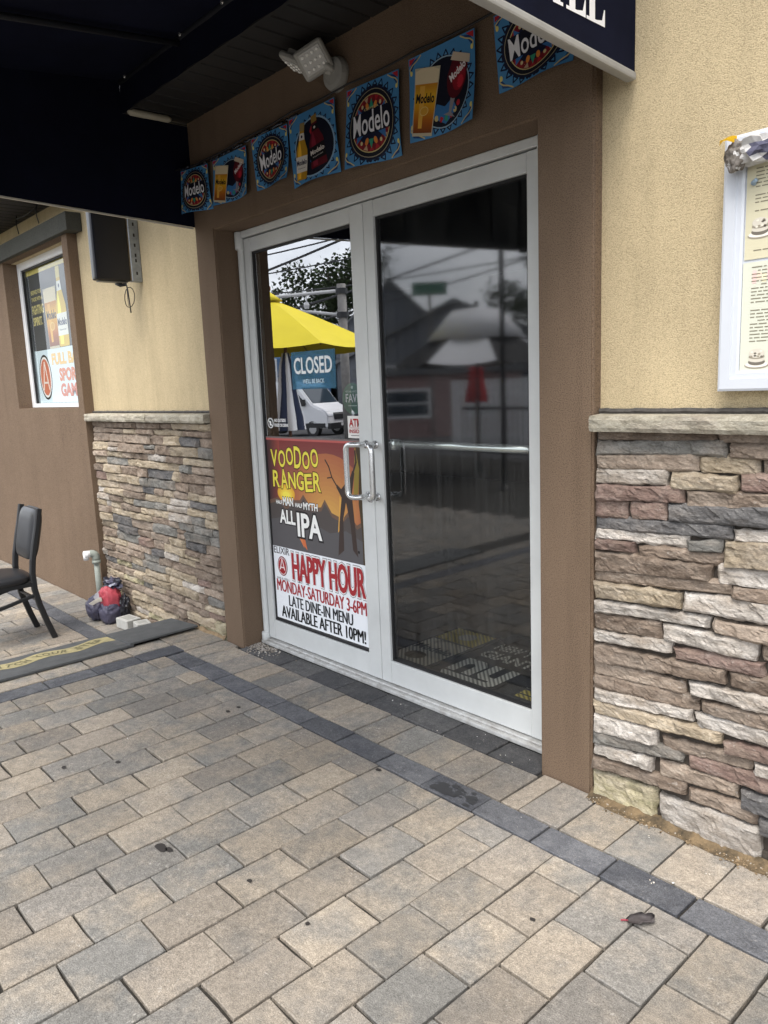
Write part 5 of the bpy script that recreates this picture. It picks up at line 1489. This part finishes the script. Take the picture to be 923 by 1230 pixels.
M_pvc = pmat('grey_pvc', (.27, .30, .27), rough=.5, var=.15, vscale=10)
bm = B(); tube(bm, [(-1.745, -.078, ZL - .02), (-1.745, -.078, .235)], .019, 14); obj('riser', bm, M_pvc, pp, smooth=True)
bm = B(); tube(bm, arc_path([(-1.745, -.078, .235), (-1.745, -.078, .285), (-1.757, -.112, .285)], .030, 7), .0265, 14); tube(bm, [(-1.745, -.078, .215), (-1.745, -.078, .238)], .029, 14); obj('elbow', bm, M_pvc, pp, smooth=True)
bm = B(); tube(bm, [(-1.754, -.108, .285), (-1.768, -.150, .284), (-1.768, -.151, .284)], .024, 16, rads=[.0245, .0245, .020]); tube(bm, [(-1.765, -.138, .284), (-1.765, -.138, .245)], .018, 12); obj('spout', bm, M_white, pp, smooth=True)
lf = thing('dry_leaf', 'curled grey dry leaf with a red stem lying on the pavers by the charcoal course', 'leaf', (2.545, -.440, .004))
bm = B()
gv = []
for i in range(9):
    t_ = i / 8; wd_ = .025 * math.sin(math.pi * (t_ * .985 + .008)) ** .8 * (1 + .18 * math.sin(t_ * 17))
    gv.append([bm.verts.new((2.520 + .058 * t_ - .35 * s * wd_, -.464 + .036 * t_ + s * wd_ * .9, .003 + .013 * abs(s) ** 1.6 * (.4 + t_) + .006 * t_ ** 2 + .003 * s * math.sin(t_ * 8))) for s in (-1, -.5, 0, .5, 1)])
fs = [bm.faces.new((gv[i][k], gv[i + 1][k], gv[i + 1][k + 1], gv[i][k + 1])) for i in range(8) for k in range(4)]
bmesh.ops.solidify(bm, geom=fs, thickness=.0012)
obj('blade', fin(bm), pmat('dry_leaf_grey', (.10, .085, .085), rough=.7, c2=(.17, .15, .15), vscale=60), lf, smooth=True)
bm = B(); tube(bm, [(2.525, -.462, .005), (2.516, -.466, .004), (2.510, -.471, .003)], .0022, 6); obj('stem', bm, pmat('red_stem', (.28, .04, .06), rough=.7), lf)

# ---------------------------------------------------------------- loose stuff on the ground
gr_ = random.Random(8)
def heap(name, label, n, spot, r0, r1, mats, sub=1):
    bm = B(); proto = B(); bmesh.ops.create_icosphere(proto, subdivisions=sub, radius=1)
    pv = [v.co.copy() for v in proto.verts]; pf = [[v.index for v in f.verts] for f in proto.faces]; proto.free()
    for k in range(n):
        x, y_, z = spot(); r = gr_.uniform(r0, r1)
        R_ = Matrix.Rotation(gr_.uniform(0, 6), 3, 'Z') @ Matrix.Rotation(gr_.uniform(0, 6), 3, 'X'); s = Vector((gr_.uniform(.7, 1.5), gr_.uniform(.6, 1.1), gr_.uniform(.4, .8))) * r
        vs = [bm.verts.new(Vector((x, y_, z + r * .3)) + R_ @ Vector((q.x * s.x * gr_.uniform(.8, 1.2), q.y * s.y, q.z * s.z))) for q in pv]
        mi = gr_.randrange(len(mats))
        for f in pf: bm.faces.new([vs[i] for i in f]).material_index = mi
    o = obj(name, bm, mats, None, loc=(0, 0, 0)); tag(o, label, None, None, 'stuff'); return o
M_pb = [pmat('pebble', c, rough=.9, var=.2, vscale=60) for c in ((.34, .30, .25), (.22, .19, .16), (.45, .42, .38))]
heap('gravel', 'small pale gravel spilled at the foot of the left door frame', 330, lambda: (max(.008, abs(gr_.gauss(0, .10)) + gr_.uniform(-.02, .02)), .095 - abs(gr_.gauss(0, .055)), .0), .0025, .0065, M_pb)
M_soil = [pmat('soil', (.045, .035, .022), rough=1, c2=(.22, .155, .085), vscale=24, detail=10, bump=1, bscale=120, bdist=.006), pmat('tan_soil', (.20, .14, .08), rough=1, c2=(.32, .235, .14), vscale=40, detail=8, bump=1, bscale=140, bdist=.004)]
def strip(name, label, x0, x1, ya_, yb_, z, mats, amp, seed):
    bm = B(); nx = int((x1 - x0) / .012); ny = 7; G = []
    for i in range(nx + 1):
        x = x0 + (x1 - x0) * i / nx; row = []
        wob = .018 * noise.noise(Vector((x * 6, seed, 0))) + .010 * noise.noise(Vector((x * 25, seed, 3)))
        for k in range(ny + 1):
            t_ = k / ny; yy = ya_ + (yb_ + wob - ya_) * t_
            row.append(bm.verts.new((x, yy, z + amp * (1 - t_) ** 1.3 * (.6 + .8 * noise.noise(Vector((x * 14, yy * 30, seed)))) + .004 * noise.noise(Vector((x * 60, yy * 60, seed))) * (1 - t_) - .0035 * t_)))
        G.append(row)
    for i in range(nx):
        for k in range(ny):
            f = bm.faces.new((G[i][k], G[i + 1][k], G[i + 1][k + 1], G[i][k + 1])); c = f.calc_center_median()
            v = noise.noise(Vector((c.x * 11, c.y * 20, seed + 4)))
            f.material_index = 0 if v < .10 or len(mats) < 2 else 1 if v < .42 or len(mats) < 3 else 2
    fin(bm)
    o = obj(name, bm, mats, None, smooth=True, loc=(0, 0, 0)); tag(o, label, None, None, 'stuff')
strip('soil', 'brown soil and moss along the foot of the right stone wall', 2.126, 4.4, .004, -.046, .004, [M_soil[0]], .022, 2.0)
heap('soil_crumbs', 'dark soil crumbs and pale chips at the foot of the right stone wall', 900, lambda: (gr_.uniform(2.13, 3.1), -.008 - abs(gr_.gauss(0, .024)), .003), .0012, .0042, M_soil + M_soil + [M_pb[0]])
M_sand = pmat('orange_sand', (.36, .25, .14), rough=1, c2=(.46, .34, .21), vscale=40)
strip('sand', 'orange sand washed out at the foot of the left stone wall', -.52, -.188, .003, -.018, .002, [M_soil[1]], .022, 6.0)
chips = [(1.47, -.02), (1.60, .06), (1.76, .02), (1.84, .01), (2.35, -.11), (2.53, -.285), (2.54, -.275), (1.12, .05), (2.06, -.3), (.62, -.9), (2.62, -.17)]
ci = iter(chips * 3)
heap('litter', 'pale paint chips and crumbs scattered on the pavers by the doors', 22, lambda: (lambda c: (c[0] + gr_.uniform(-.05, .05), c[1] + gr_.uniform(-.03, .03), .0015))(next(ci)), .0012, .0034, [K(222, 214, 200), K(236, 234, 230), K(206, 196, 180)])
# dark gum and oil spots, part of the paving
bm = B()
for x, y_, r in ((1.373, -1.152, .020), (1.40, -1.140, .012), (.747, -1.018, .011), (.634, -1.177, .010), (.658, -.495, .011), (.655, -.440, .010), (1.50, -.384, .011), (1.701, -1.049, .008), (1.956, -1.036, .007), (2.352, -.622, .007)):
    o_ = Vector((x * 9, y_ * 9, 0))
    ring = [bm.verts.new((x + r * (1 + .45 * noise.noise(o_ + Vector((math.cos(a) * 1.2, math.sin(a) * 1.2, 0)))) * math.cos(a) * 1.2, y_ + r * (1 + .5 * noise.noise(o_ + Vector((math.cos(a) * 1.2, math.sin(a) * 1.2, 3)))) * math.sin(a) * .8, .0022)) for a in [2 * math.pi * k / 16 for k in range(16)]]
    bm.faces.new(ring)
o = obj('stain', bm, pmat('dark_gum', (.028, .024, .022), rough=.7), pave); tag(o, 'dark gum and oil spots on the pavers', None, None, 'stuff')
bm = B()
dr_ = random.Random(5)
for k in range(46):
    x, y_ = (1.715 + abs(dr_.gauss(0, .045)), -.335 + abs(dr_.gauss(0, .018))) if k < 30 else (1.885 - abs(dr_.gauss(0, .03)), -.300 + dr_.gauss(0, .018))
    r = dr_.uniform(.004, .013); o_ = Vector((x * 50, y_ * 50, k))
    bm.faces.new([bm.verts.new((x + r * (1 + .6 * noise.noise(o_ + Vector((math.cos(a) * 1.6, math.sin(a) * 1.6, 0)))) * math.cos(a) * 1.5, min(-.262, max(-.350, y_ + r * (1 + .6 * noise.noise(o_ + Vector((math.cos(a) * 1.6, math.sin(a) * 1.6, 5)))) * math.sin(a))), .0021 + k * .00001)) for a in [2 * math.pi * q / 12 for q in range(12)]])
o = obj('stain', bm, pmat('damp_patch', (.040, .041, .044), rough=.5), pave); tag(o, 'damp dark patch on the charcoal course', None, None, 'stuff')

# ================================================================ the street side, seen mirrored in the doors
TZ = ZL
def parasol(name, label, c, R_, z_rim, z_top, mats, poleM, vent=.22, rimdrop=.10, n=8, drop=0.0, group=None, zg=TZ, rot=.2):
    t = thing(name, label, 'umbrella', (c[0], c[1], zg), group)
    pts = lambda k, s, sag: Vector((c[0] + R_ * s * math.cos(2 * math.pi * k / n + rot), c[1] + R_ * s * math.sin(2 * math.pi * k / n + rot), z_top + (z_rim - z_top) * (s ** 1.08) - sag))
    for mi, m in enumerate(mats):
        bm = B()
        for k in range(n):
            if k % len(mats) != mi: continue
            S = 6; sub = 5
            for i in range(S):
                for j in range(sub):
                    def q(s, f):
                        a, b = pts(k, s, 0), pts(k + 1, s, 0)
                        p = a * (1 - f) + b * f
                        p.z -= .05 * s * math.sin(math.pi * f) * s
                        return p
                    s0, s1 = max(.10, i / S), (i + 1) / S
                    bm.faces.new([bm.verts.new(v) for v in (q(s0, j / sub), q(s1, j / sub), q(s1, (j + 1) / sub), q(s0, (j + 1) / sub))])
        bmesh.ops.remove_doubles(bm, verts=bm.verts[:], dist=1e-4)
        obj('canopy', fin(bm), m, t, smooth=False)
    bm = B()
    lathe(bm, [(R_ * vent, z_top - (z_top - z_rim) * vent + .055), (R_ * vent * .5, z_top + .04), (.03, z_top + .09)], (c[0], c[1], 0), 16); obj('vent', bm, mats[0], t, smooth=True)
    bm = B(); tube(bm, [(c[0], c[1], zg), (c[0], c[1], z_top + .10)], .024, 10); obj('pole', bm, poleM, t, smooth=True)
    bm = B(); lathe(bm, [(.012, 0), (.035, .03), (.035, .07), (.01, .10)], (c[0], c[1], z_top + .10), 10); obj('finial', bm, poleM, t, smooth=True)
    bm = B()
    for k in range(n): tube(bm, [pts(k, .06, .03), pts(k, .99, .025)], .008, 5)
    obj('rib', bm, poleM, t)
    bm = B(); lathe(bm, [(.26, 0), (.26, .05), (.06, .10), (.05, .3)], (c[0], c[1], zg), 18); obj('base', bm, M_cfr, t)
    return t
M_umy = pmat('yellow_canvas', (.70, .575, .02), rough=.8, var=.06, vscale=2)
M_wood = pmat('brown_wood', (.13, .055, .03), rough=.6, var=.2, vscale=10)
parasol('yellow_parasol', 'open bright yellow parasol on a brown pole mirrored in the left door', (-6.05, -4.10), 1.62, 1.90, 2.62, [M_umy], M_wood, vent=.12)
M_uw = pmat('white_canvas', (.76, .76, .78), rough=.8); M_uk = pmat('black_canvas', (.02, .02, .022), rough=.8)
parasol('panelled_parasol', 'white and black panelled parasol mirrored in the right door', (-4.69, -7.05), 1.32, 1.62, 2.38, [M_uw, M_uk], M_cfr, vent=.60, zg=TZ - .1, rot=.65)
def closed(name, label, c, z0, z1, mats, zg=TZ):
    t = thing(name, label, 'umbrella', (c[0], c[1], zg))
    for mi, m in enumerate(mats):
        bm = B(); n = 8
        for k in range(n):
            if k % len(mats) != mi: continue
            for i in range(6):
                f0, f1 = i / 6, (i + 1) / 6
                rr = lambda f: .035 + .125 * f ** .8 + .01 * math.sin(f * 9)
                def q(f, s): 
                    a = 2 * math.pi * (k + s) / n; r = rr(f) * (1 + .35 * math.sin(math.pi * s))
                    return Vector((c[0] + r * math.cos(a), c[1] + r * math.sin(a), z1 + (z0 - z1) * f))
                for s in range(3): bm.faces.new([bm.verts.new(v) for v in (q(f0, s / 3), q(f1, s / 3), q(f1, (s + 1) / 3), q(f0, (s + 1) / 3))])
        bmesh.ops.remove_doubles(bm, verts=bm.verts[:], dist=1e-4); obj('canopy', fin(bm), m, t, smooth=True)
    bm = B(); tube(bm, [(c[0], c[1], zg), (c[0], c[1], z1 + .08)], .022, 8); obj('pole', bm, M_wood, t)
    bm = B(); lathe(bm, [(.24, 0), (.24, .05), (.05, .1)], (c[0], c[1], zg), 16); obj('base', bm, M_cfr, t)
M_nv = pmat('navy_canvas', (.02, .03, .07), rough=.8)
closed('folded_parasol', 'folded navy and white parasol mirrored below the yellow one', (-4.94, -3.55), .80, 1.80, [M_uw, M_nv])
closed('red_parasol', 'folded red parasol mirrored in the right door', (-5.98, -8.5), .95, 1.95, [pmat('red_canvas', (.42, .03, .035), rough=.8)], TZ - .1)
# van
vh = Vector((.975, -.222, 0)).normalized(); vs_ = Vector((-vh.y, vh.x, 0))
vo = Vector((-26.6, -19.2, 0)); vo.z = road_z(vo.x, vo.y) - .05
vn = thing('parked_van', 'white high-roof delivery van mirrored in the left door', 'van', tuple(vo))
V3 = lambda u, d, z: vo + vh * u + vs_ * d + Z * z
def vprism(pts, d0, d1, bev=0):
    bm = B(); prism(bm, pts, lambda u, v, d: V3(u, d, v), d0, d1); fin(bm)
    if bev: bmesh.ops.bevel(bm, geom=bm.edges[:], offset=bev, segments=2, affect='EDGES')
    return bm
M_van = pmat('white_van_paint', (.80, .81, .83), rough=.25); M_vg = pmat('van_glass', (.03, .045, .06), rough=.08); M_vd = pmat('black_plastic', (.02, .02, .022), rough=.5)
prof = [(-2.9, .40), (-2.9, 2.30), (-2.72, 2.50), (.55, 2.52), (1.05, 2.36), (1.85, 1.48), (2.62, 1.18), (2.78, .95), (2.80, .40)]
obj('body', vprism(prof, -1.0, 1.0, .07), M_van, vn, smooth=False)
obj('windscreen', vprism([(1.14, 2.20), (1.80, 1.50), (1.86, 1.52), (1.20, 2.24)], -.86, .86), M_vg, vn)
for s in (-1, 1):
    d0, d1 = (.985, 1.012) if s > 0 else (-1.012, -.985)
    obj('side_window', vprism([(.40, 1.48), (.40, 2.08), (.95, 2.08), (1.55, 1.48)], d0, d1), M_vg, vn)
    obj('side_trim', vprism([(-2.85, .42), (-2.85, .62), (2.6, .62), (2.6, .42)], d0, d1), M_vd, vn)
    obj('headlight', vprism([(2.35, .98), (2.40, 1.22), (2.60, 1.16), (2.80, .95)], s * .62, s * .97), pmat('headlight_glass', (.6, .62, .66), rough=.1), vn)
    for u in (-1.75, 1.85):
        bm = B(); c = V3(u, s * .88, .36); tube(bm, [c - vs_ * .12, c + vs_ * .12], .36, 24); w_ = obj('wheel', bm, M_vd, vn)
        bm = B(); tube(bm, [c - vs_ * .13, c + vs_ * .13], .21, 16); obj('rim', bm, pmat('steel_rim', (.5, .5, .5), rough=.4, metal=.5), w_)
    obj('mirror', vprism([(1.35, 1.40), (1.35, 1.70), (1.50, 1.70), (1.50, 1.40)], s * 1.02, s * 1.24), M_vd, vn)
obj('grille', vprism([(2.74, .78), (2.74, 1.08), (2.82, 1.00), (2.83, .78)], -.58, .58), M_vd, vn)
obj('bumper', vprism([(2.70, .36), (2.70, .62), (2.86, .62), (2.86, .36)], -.96, .96), M_vd, vn)
obj('number_plate', vprism([(2.86, .48), (2.86, .60), (2.875, .60), (2.875, .48)], -.18, .18), M_white, vn)
# trees
def tree(label, c, h, cr, seed, dens=2600, leafc=(.035, .055, .018), bare=False):
    q = random.Random(seed); zg = road_z(c[0], c[1]) - .1
    t = thing('tree', label, 'tree', (c[0], c[1], zg))
    bm = B(); base = Vector((c[0], c[1], zg)); tips = []
    tube(bm, [base, base + Vector((.1, 0, h * .25)), base + Vector((-.1, .1, h * .5)), base + Vector((.1, 0, h * .85))], .2, 8, rads=[h * .030, h * .022, h * .016, h * .005])
    for k in range(16 if not bare else 34):
        z0_ = h * q.uniform(.22, .75); a = q.uniform(0, 6.28); l_ = cr * q.uniform(.6, 1.05); p0 = base + Z * z0_
        p1 = p0 + Vector((math.cos(a) * l_ * .5, math.sin(a) * l_ * .5, l_ * .30)); p2 = p0 + Vector((math.cos(a) * l_, math.sin(a) * l_, l_ * q.uniform(.4, .9)))
        tube(bm, [p0, p1, p2], .05, 5, rads=[h * .010, h * .006, h * .002]); tips += [p1, p2, (p1 + p2) / 2]
    obj('trunk', bm, pmat('bark', (.07, .055, .042), rough=.95, var=.3, vscale=8), t)
    if not bare:
        bm = B()
        cl = [(p, cr * q.uniform(.22, .42)) for p in tips] + [(base + Vector((q.gauss(0, cr * .35), q.gauss(0, cr * .35), h * q.uniform(.55, .95))), cr * q.uniform(.25, .4)) for k in range(14)]
        mats = [pmat('leaves', leafc, rough=.7), pmat('leaves_light', tuple(v * 1.7 for v in leafc), rough=.7), pmat('leaves_dark', tuple(v * .6 for v in leafc), rough=.7)]
        for k in range(dens):
            p, r = q.choice(cl); d = Vector((q.gauss(0, 1), q.gauss(0, 1), q.gauss(0, .8))).normalized() * r * q.uniform(.5, 1.05)
            o_ = p + d; s = cr * q.uniform(.022, .05)
            a = Vector((q.gauss(0, 1), q.gauss(0, 1), q.gauss(0, 1))).normalized(); b = a.orthogonal().normalized(); 
            f = bm.faces.new([bm.verts.new(v) for v in (o_ - a * s, o_ - b * s * .6, o_ + a * s, o_ + b * s * .6)]); f.material_index = q.choice((0, 0, 1, 2))
        me = bpy.data.meshes.new('crown'); bmesh.ops.translate(bm, verts=bm.verts[:], vec=-base); bm.to_mesh(me); bm.free()
        for m in mats: me.materials.append(m)
        link_mesh('crown', me, t)
tree('tall dark leafy tree mirrored above the yellow parasol', (-41, -33), 12.4, 4.4, 1, 11000)
tree('lower leafy tree left of the tall one in the door mirror', (-47, -29), 8.8, 3.8, 2, 8000)
tree('bare thin tree at the edge of the mirrored sky', (-49, -25), 9.0, 3.4, 3, 0, bare=True)
tree('round leafy tree behind the grey house in the right door mirror', (-21, -34), 10.0, 4.0, 4, 7000)
tree('leafy tree behind the white fence mirrored in the right door', (-12, -34), 9.0, 3.6, 5, 6000)
# houses
M_hg = pmat('grey_siding', (.15, .16, .18), rough=.8, var=.08, vscale=3); M_hr = pmat('grey_shingle', (.13, .135, .14), rough=.9, var=.2, vscale=6); M_hb = pmat('blue_siding', (.10, .20, .36), rough=.8, var=.1, vscale=3)
M_brk = pmat('brown_brick', (.17, .10, .075), rough=.9, c2=(.24, .16, .12), vscale=9); M_hw = pmat('white_trim', (.7, .7, .7), rough=.5); M_hp = pmat('pink_siding', (.30, .20, .19), rough=.8, var=.1, vscale=3)
def house(label, c, ang, w, d, h, rh, wall, roof, wins):
    zg = min(road_z(c[0], c[1]) - .1, -.5)
    t = thing('house', label, 'house', (c[0], c[1], zg))
    q = Matrix.Translation((c[0], c[1], zg)) @ Matrix.Rotation(ang, 4, 'Z')
    bm = B(); pr = [(-w / 2, 0), (w / 2, 0), (w / 2, h), (0, h + rh), (-w / 2, h)] if rh else [(-w / 2, 0), (w / 2, 0), (w / 2, h), (-w / 2, h)]
    prism(bm, pr, lambda u, v, e: q @ Vector((u, e, v)), 0, -d); obj('wall', fin(bm), wall, t)
    bm = B()
    if rh:
        for s in (-1, 1):
            k = math.atan2(rh, w / 2)
            prism(bm, [(s * (w / 2 + .4), h - .4 * math.tan(k)), (0, h + rh + .02), (0, h + rh + .2), (s * (w / 2 + .4), h - .4 * math.tan(k) + .18)], lambda u, v, e: q @ Vector((u, e, v)), .4, -d - .4)
    else: box(bm, -w / 2 - .2, w / 2 + .2, -d - .2, .2, h, h + .3, M=q)
    obj('roof', fin(bm), roof, t)
    bm = B()
    nl = int(h / .28)
    for i in range(1, nl): box(bm, -w / 2 + .02, w / 2 - .02, 0, .025, i * .28, i * .28 + .03, M=q)
    obj('siding_lap', bm, wall, t)
    for u, v, ww, hh in wins:
        bm = B()
        for a in ((u - ww / 2 - .1, u - ww / 2, v - hh / 2 - .1, v + hh / 2 + .1), (u + ww / 2, u + ww / 2 + .1, v - hh / 2 - .1, v + hh / 2 + .1), (u - ww / 2, u + ww / 2, v - hh / 2 - .1, v - hh / 2), (u - ww / 2, u + ww / 2, v + hh / 2, v + hh / 2 + .1), (u - ww / 2, u + ww / 2, v - .03, v + .03)): box(bm, a[0], a[1], .0, .07, a[2], a[3], M=q)
        f = obj('window', bm, M_hw, t)
        bm = B(); box(bm, u - ww / 2, u + ww / 2, .01, .045, v - hh / 2, v + hh / 2, M=q); obj('pane', bm, M_vg, f)
fa = math.atan2(-.83, .55)  # house fronts look back at the terrace
house('grey gabled house beside the utility pole in the left door mirror', (-33, -31.5), 2.2 + math.pi, 7, 9, 5.6, 3.2, M_hg, M_hr, [(-1.6, 1.7, 1, 1.5), (1.6, 1.7, 1, 1.5), (0, 4.6, 1, 1.4)])
house('small blue sided house behind the van in the left door mirror', (-37.5, -26.5), 2.2 + math.pi, 5.5, 7, 5.2, 0, M_hb, M_hr, [(-1.2, 3.6, 1, 1.3), (1.2, 3.6, 1, 1.3), (0, 1.4, 1, 1.4)])
house('brown brick building right of the blue house in the left door mirror', (-30.5, -32.5), 2.35 + math.pi, 5.0, 5, 3.6, 0, M_brk, M_hr, [(-1.2, 2.2, .9, 1.5), (1.2, 2.2, .9, 1.5)])
house('wide grey gabled house mirrored in the right door', (-21.5, -25), 2.6 + math.pi, 12, 8, 3.3, 2.6, M_hg, M_hr, [(-3.5, 2.3, 1.2, 1.5), (0, 2.3, 1.2, 1.5), (3.0, 2.3, 1.2, 1.5), (0, 4.3, .8, .9)])
house('low pink house with a wide window mirrored in the right door', (-16.5, -18.5), 2.5 + math.pi, 6.0, 5, 2.35, 0, M_hp, M_hr, [(-1.4, 1.3, 2.0, .9), (1.6, 1.3, .9, .9)])
# white slat fence, railing
fn = thing('slat_fence', 'white vertical slat fence mirrored in the right door', 'fence', (-9.2, -13.7, -.4))
me = None
f0, f1 = Vector((-10.6, -12.9, 0)), Vector((-5.2, -15.2, 0)); fd = (f1 - f0).normalized()
for k in range(44):
    p = f0 + fd * (.13 * k)
    if me is None:
        bm = B(); box(bm, -.05, .05, -.012, .012, 0, 1.75, .004); me = bpy.data.meshes.new('slat'); bm.to_mesh(me); bm.free(); me.materials.append(M_hw)
    link_mesh('slat', me, fn, (p.x, p.y, -.40), (0, 0, math.atan2(fd.y, fd.x)))
bm = B()
for z in (-.1, 1.0): tube(bm, [f0 + Z * z - Vector((0, .04, 0)), f1 + Z * z - Vector((0, .04, 0))], .03, 6)
obj('fence_rail', bm, M_hw, fn)
rl = thing('terrace_railing', 'black metal railing at the street edge of the terrace mirrored in the right door', 'railing', (-5, -8.8, TZ))
bm = B(); tube(bm, [(-6.6, -8.8, TZ + .95), (-2.6, -8.8, TZ + .95)], .025, 8); obj('top_bar', bm, M_cfr, rl)
bm = B(); tube(bm, [(-6.6, -8.8, TZ + .12), (-2.6, -8.8, TZ + .12)], .015, 6); obj('bottom_bar', bm, M_cfr, rl)
me = None
for k in range(34):
    if me is None:
        bm = B(); tube(bm, [(0, 0, .1), (0, 0, .95)], .008, 5); me = bpy.data.meshes.new('baluster'); bm.to_mesh(me); bm.free(); me.materials.append(M_cfr)
    link_mesh('baluster', me, rl, (-6.6 + .12 * k, -8.8, TZ))
# poles, wires, street sign
M_pole = pmat('grey_pole', (.20, .19, .18), rough=.8, var=.2, vscale=6)
po = thing('signal_pole', 'grey signal pole with two long arms mirrored right of the yellow parasol', 'pole', (-14.0, -12.0, -.6))
bm = B(); tube(bm, [(-14.0, -12.0, -.7), (-14.0, -12.0, 4.2)], .13, 12); obj('mast', bm, M_pole, po, smooth=True)
bm = B(); tube(bm, [(-14.0, -12.0, 4.02), (-15.6, -10.5, 3.92)], .05, 8); obj('arm', bm, pmat('pale_arm', (.55, .55, .55), rough=.5), po)
bm = B(); tube(bm, [(-14.0, -12.0, 3.34), (-15.3, -10.8, 3.58)], .045, 8); obj('arm', bm, pmat('pale_arm', (.55, .55, .55), rough=.5), po)
bm = B(); tube(bm, [(-14.75, -11.3, 3.98), (-14.75, -11.3, 3.75)], .02, 6); lathe(bm, [(.03, 0), (.09, -.10), (.07, -.2)], (-14.75, -11.3, 3.76), 10); obj('lamp', bm, pmat('pale_arm', (.55, .55, .55), rough=.5), po)
bm = B()
for z in (3.34, 4.0): lathe(bm, [(.17, -.08), (.17, .08)], (-14, -12, z), 12)
obj('bracket', bm, M_cfr, po)
up_ = thing('utility_pole', 'brown wooden utility pole carrying the street wires', 'pole', (-30, -16, -.9))
bm = B(); tube(bm, [(-30, -15.2, -1), (-30, -15.2, 9.4)], .16, 10); obj('mast', bm, M_wood, up_)
bm = B(); box(bm, -30.08, -29.92, -16.4, -14.0, 8.7, 8.85); obj('crossarm', bm, M_wood, up_)
def wire(label, pts, r):
    t = thing('street_wire', label, 'wire', pts[0], 'black wires along the street')
    out = []
    for a, b in zip(pts, pts[1:]):
        a, b = Vector(a), Vector(b)
        for i in range(13):
            f = i / 12; p = a.lerp(b, f); p.z -= (b - a).length * .02 * 4 * f * (1 - f); out.append(p)
    bm = B(); tube(bm, out, r, 5); obj('strand', bm, M_cfr, t)
def at(px, py, d):
    v = CAM_LOC + (fw + r2 * ((px - 461.5) / 916.9) - u2 * ((py - 615) / 916.9)) * d
    return (v.x, .31 - v.y, v.z)
WS = [((-36.0, -15.2, 7.2), (-15.0, -21.0, 8.2), .035, 'upper thin street wire'), ((-36.0, -14.9, 6.6), (-15.0, -20.6, 7.0), .03, 'second street wire below the upper one'),
      ((-33.0, -14.2, 4.9), (-15.0, -22.0, 9.6), .055, 'thick street cable crossing the others steeply'), ((-33, -15.5, 5.9), (-12, -21.5, 5.8), .03, 'low slack street wire'),
      ((-27.0, -15.0, 3.9), (-10.0, -22.0, 7.6), .045, 'lower thick cable rising past the tall tree'), ((-27.0, -15.4, 3.4), (-10.0, -22.4, 6.6), .035, 'lowest rising cable in front of the tree')]
for a, b, r, lab in WS: wire(lab + ' mirrored in the door', [a, b], r)
lp = thing('lamp_post', 'dark slim post mirrored near the right edge of the right door', 'post', (-3.13, -5.75, TZ))
bm = B(); tube(bm, [(-3.13, -5.75, TZ), (-3.13, -5.75, 3.4)], .035, 10); obj('mast', bm, M_cfr, lp)
bm = B(); lathe(bm, [(.09, 0), (.09, .02), (.04, .06)], (-3.13, -5.75, TZ), 14); obj('base', bm, M_cfr, lp)
ss = thing('street_sign', 'green street name sign on a pole mirrored in the right door', 'sign', (-7.5, -8.9, TZ))
sdv = Vector((.80, -.60, 0))
bm = B(); q = Matrix.Translation((-7.45, -8.85, 3.16)) @ Matrix.Rotation(-.77, 4, 'Z'); box(bm, -.34, .34, -.008, .008, -.13, .13, .004, M=q); obj('plate', bm, pmat('sign_green', (.02, .12, .07), rough=.4), ss)
bm = B(); box(bm, -.285, .285, -.0095, .0095, .095, .105, M=q); box(bm, -.285, .285, -.0095, .0095, -.105, -.095, M=q); obj('border', bm, M_hw, ss)
bm = B(); tube(bm, [(-7.45, -8.85, TZ), (-7.45, -8.85, 3.05)], .03, 8); obj('pole', bm, M_pole, ss)
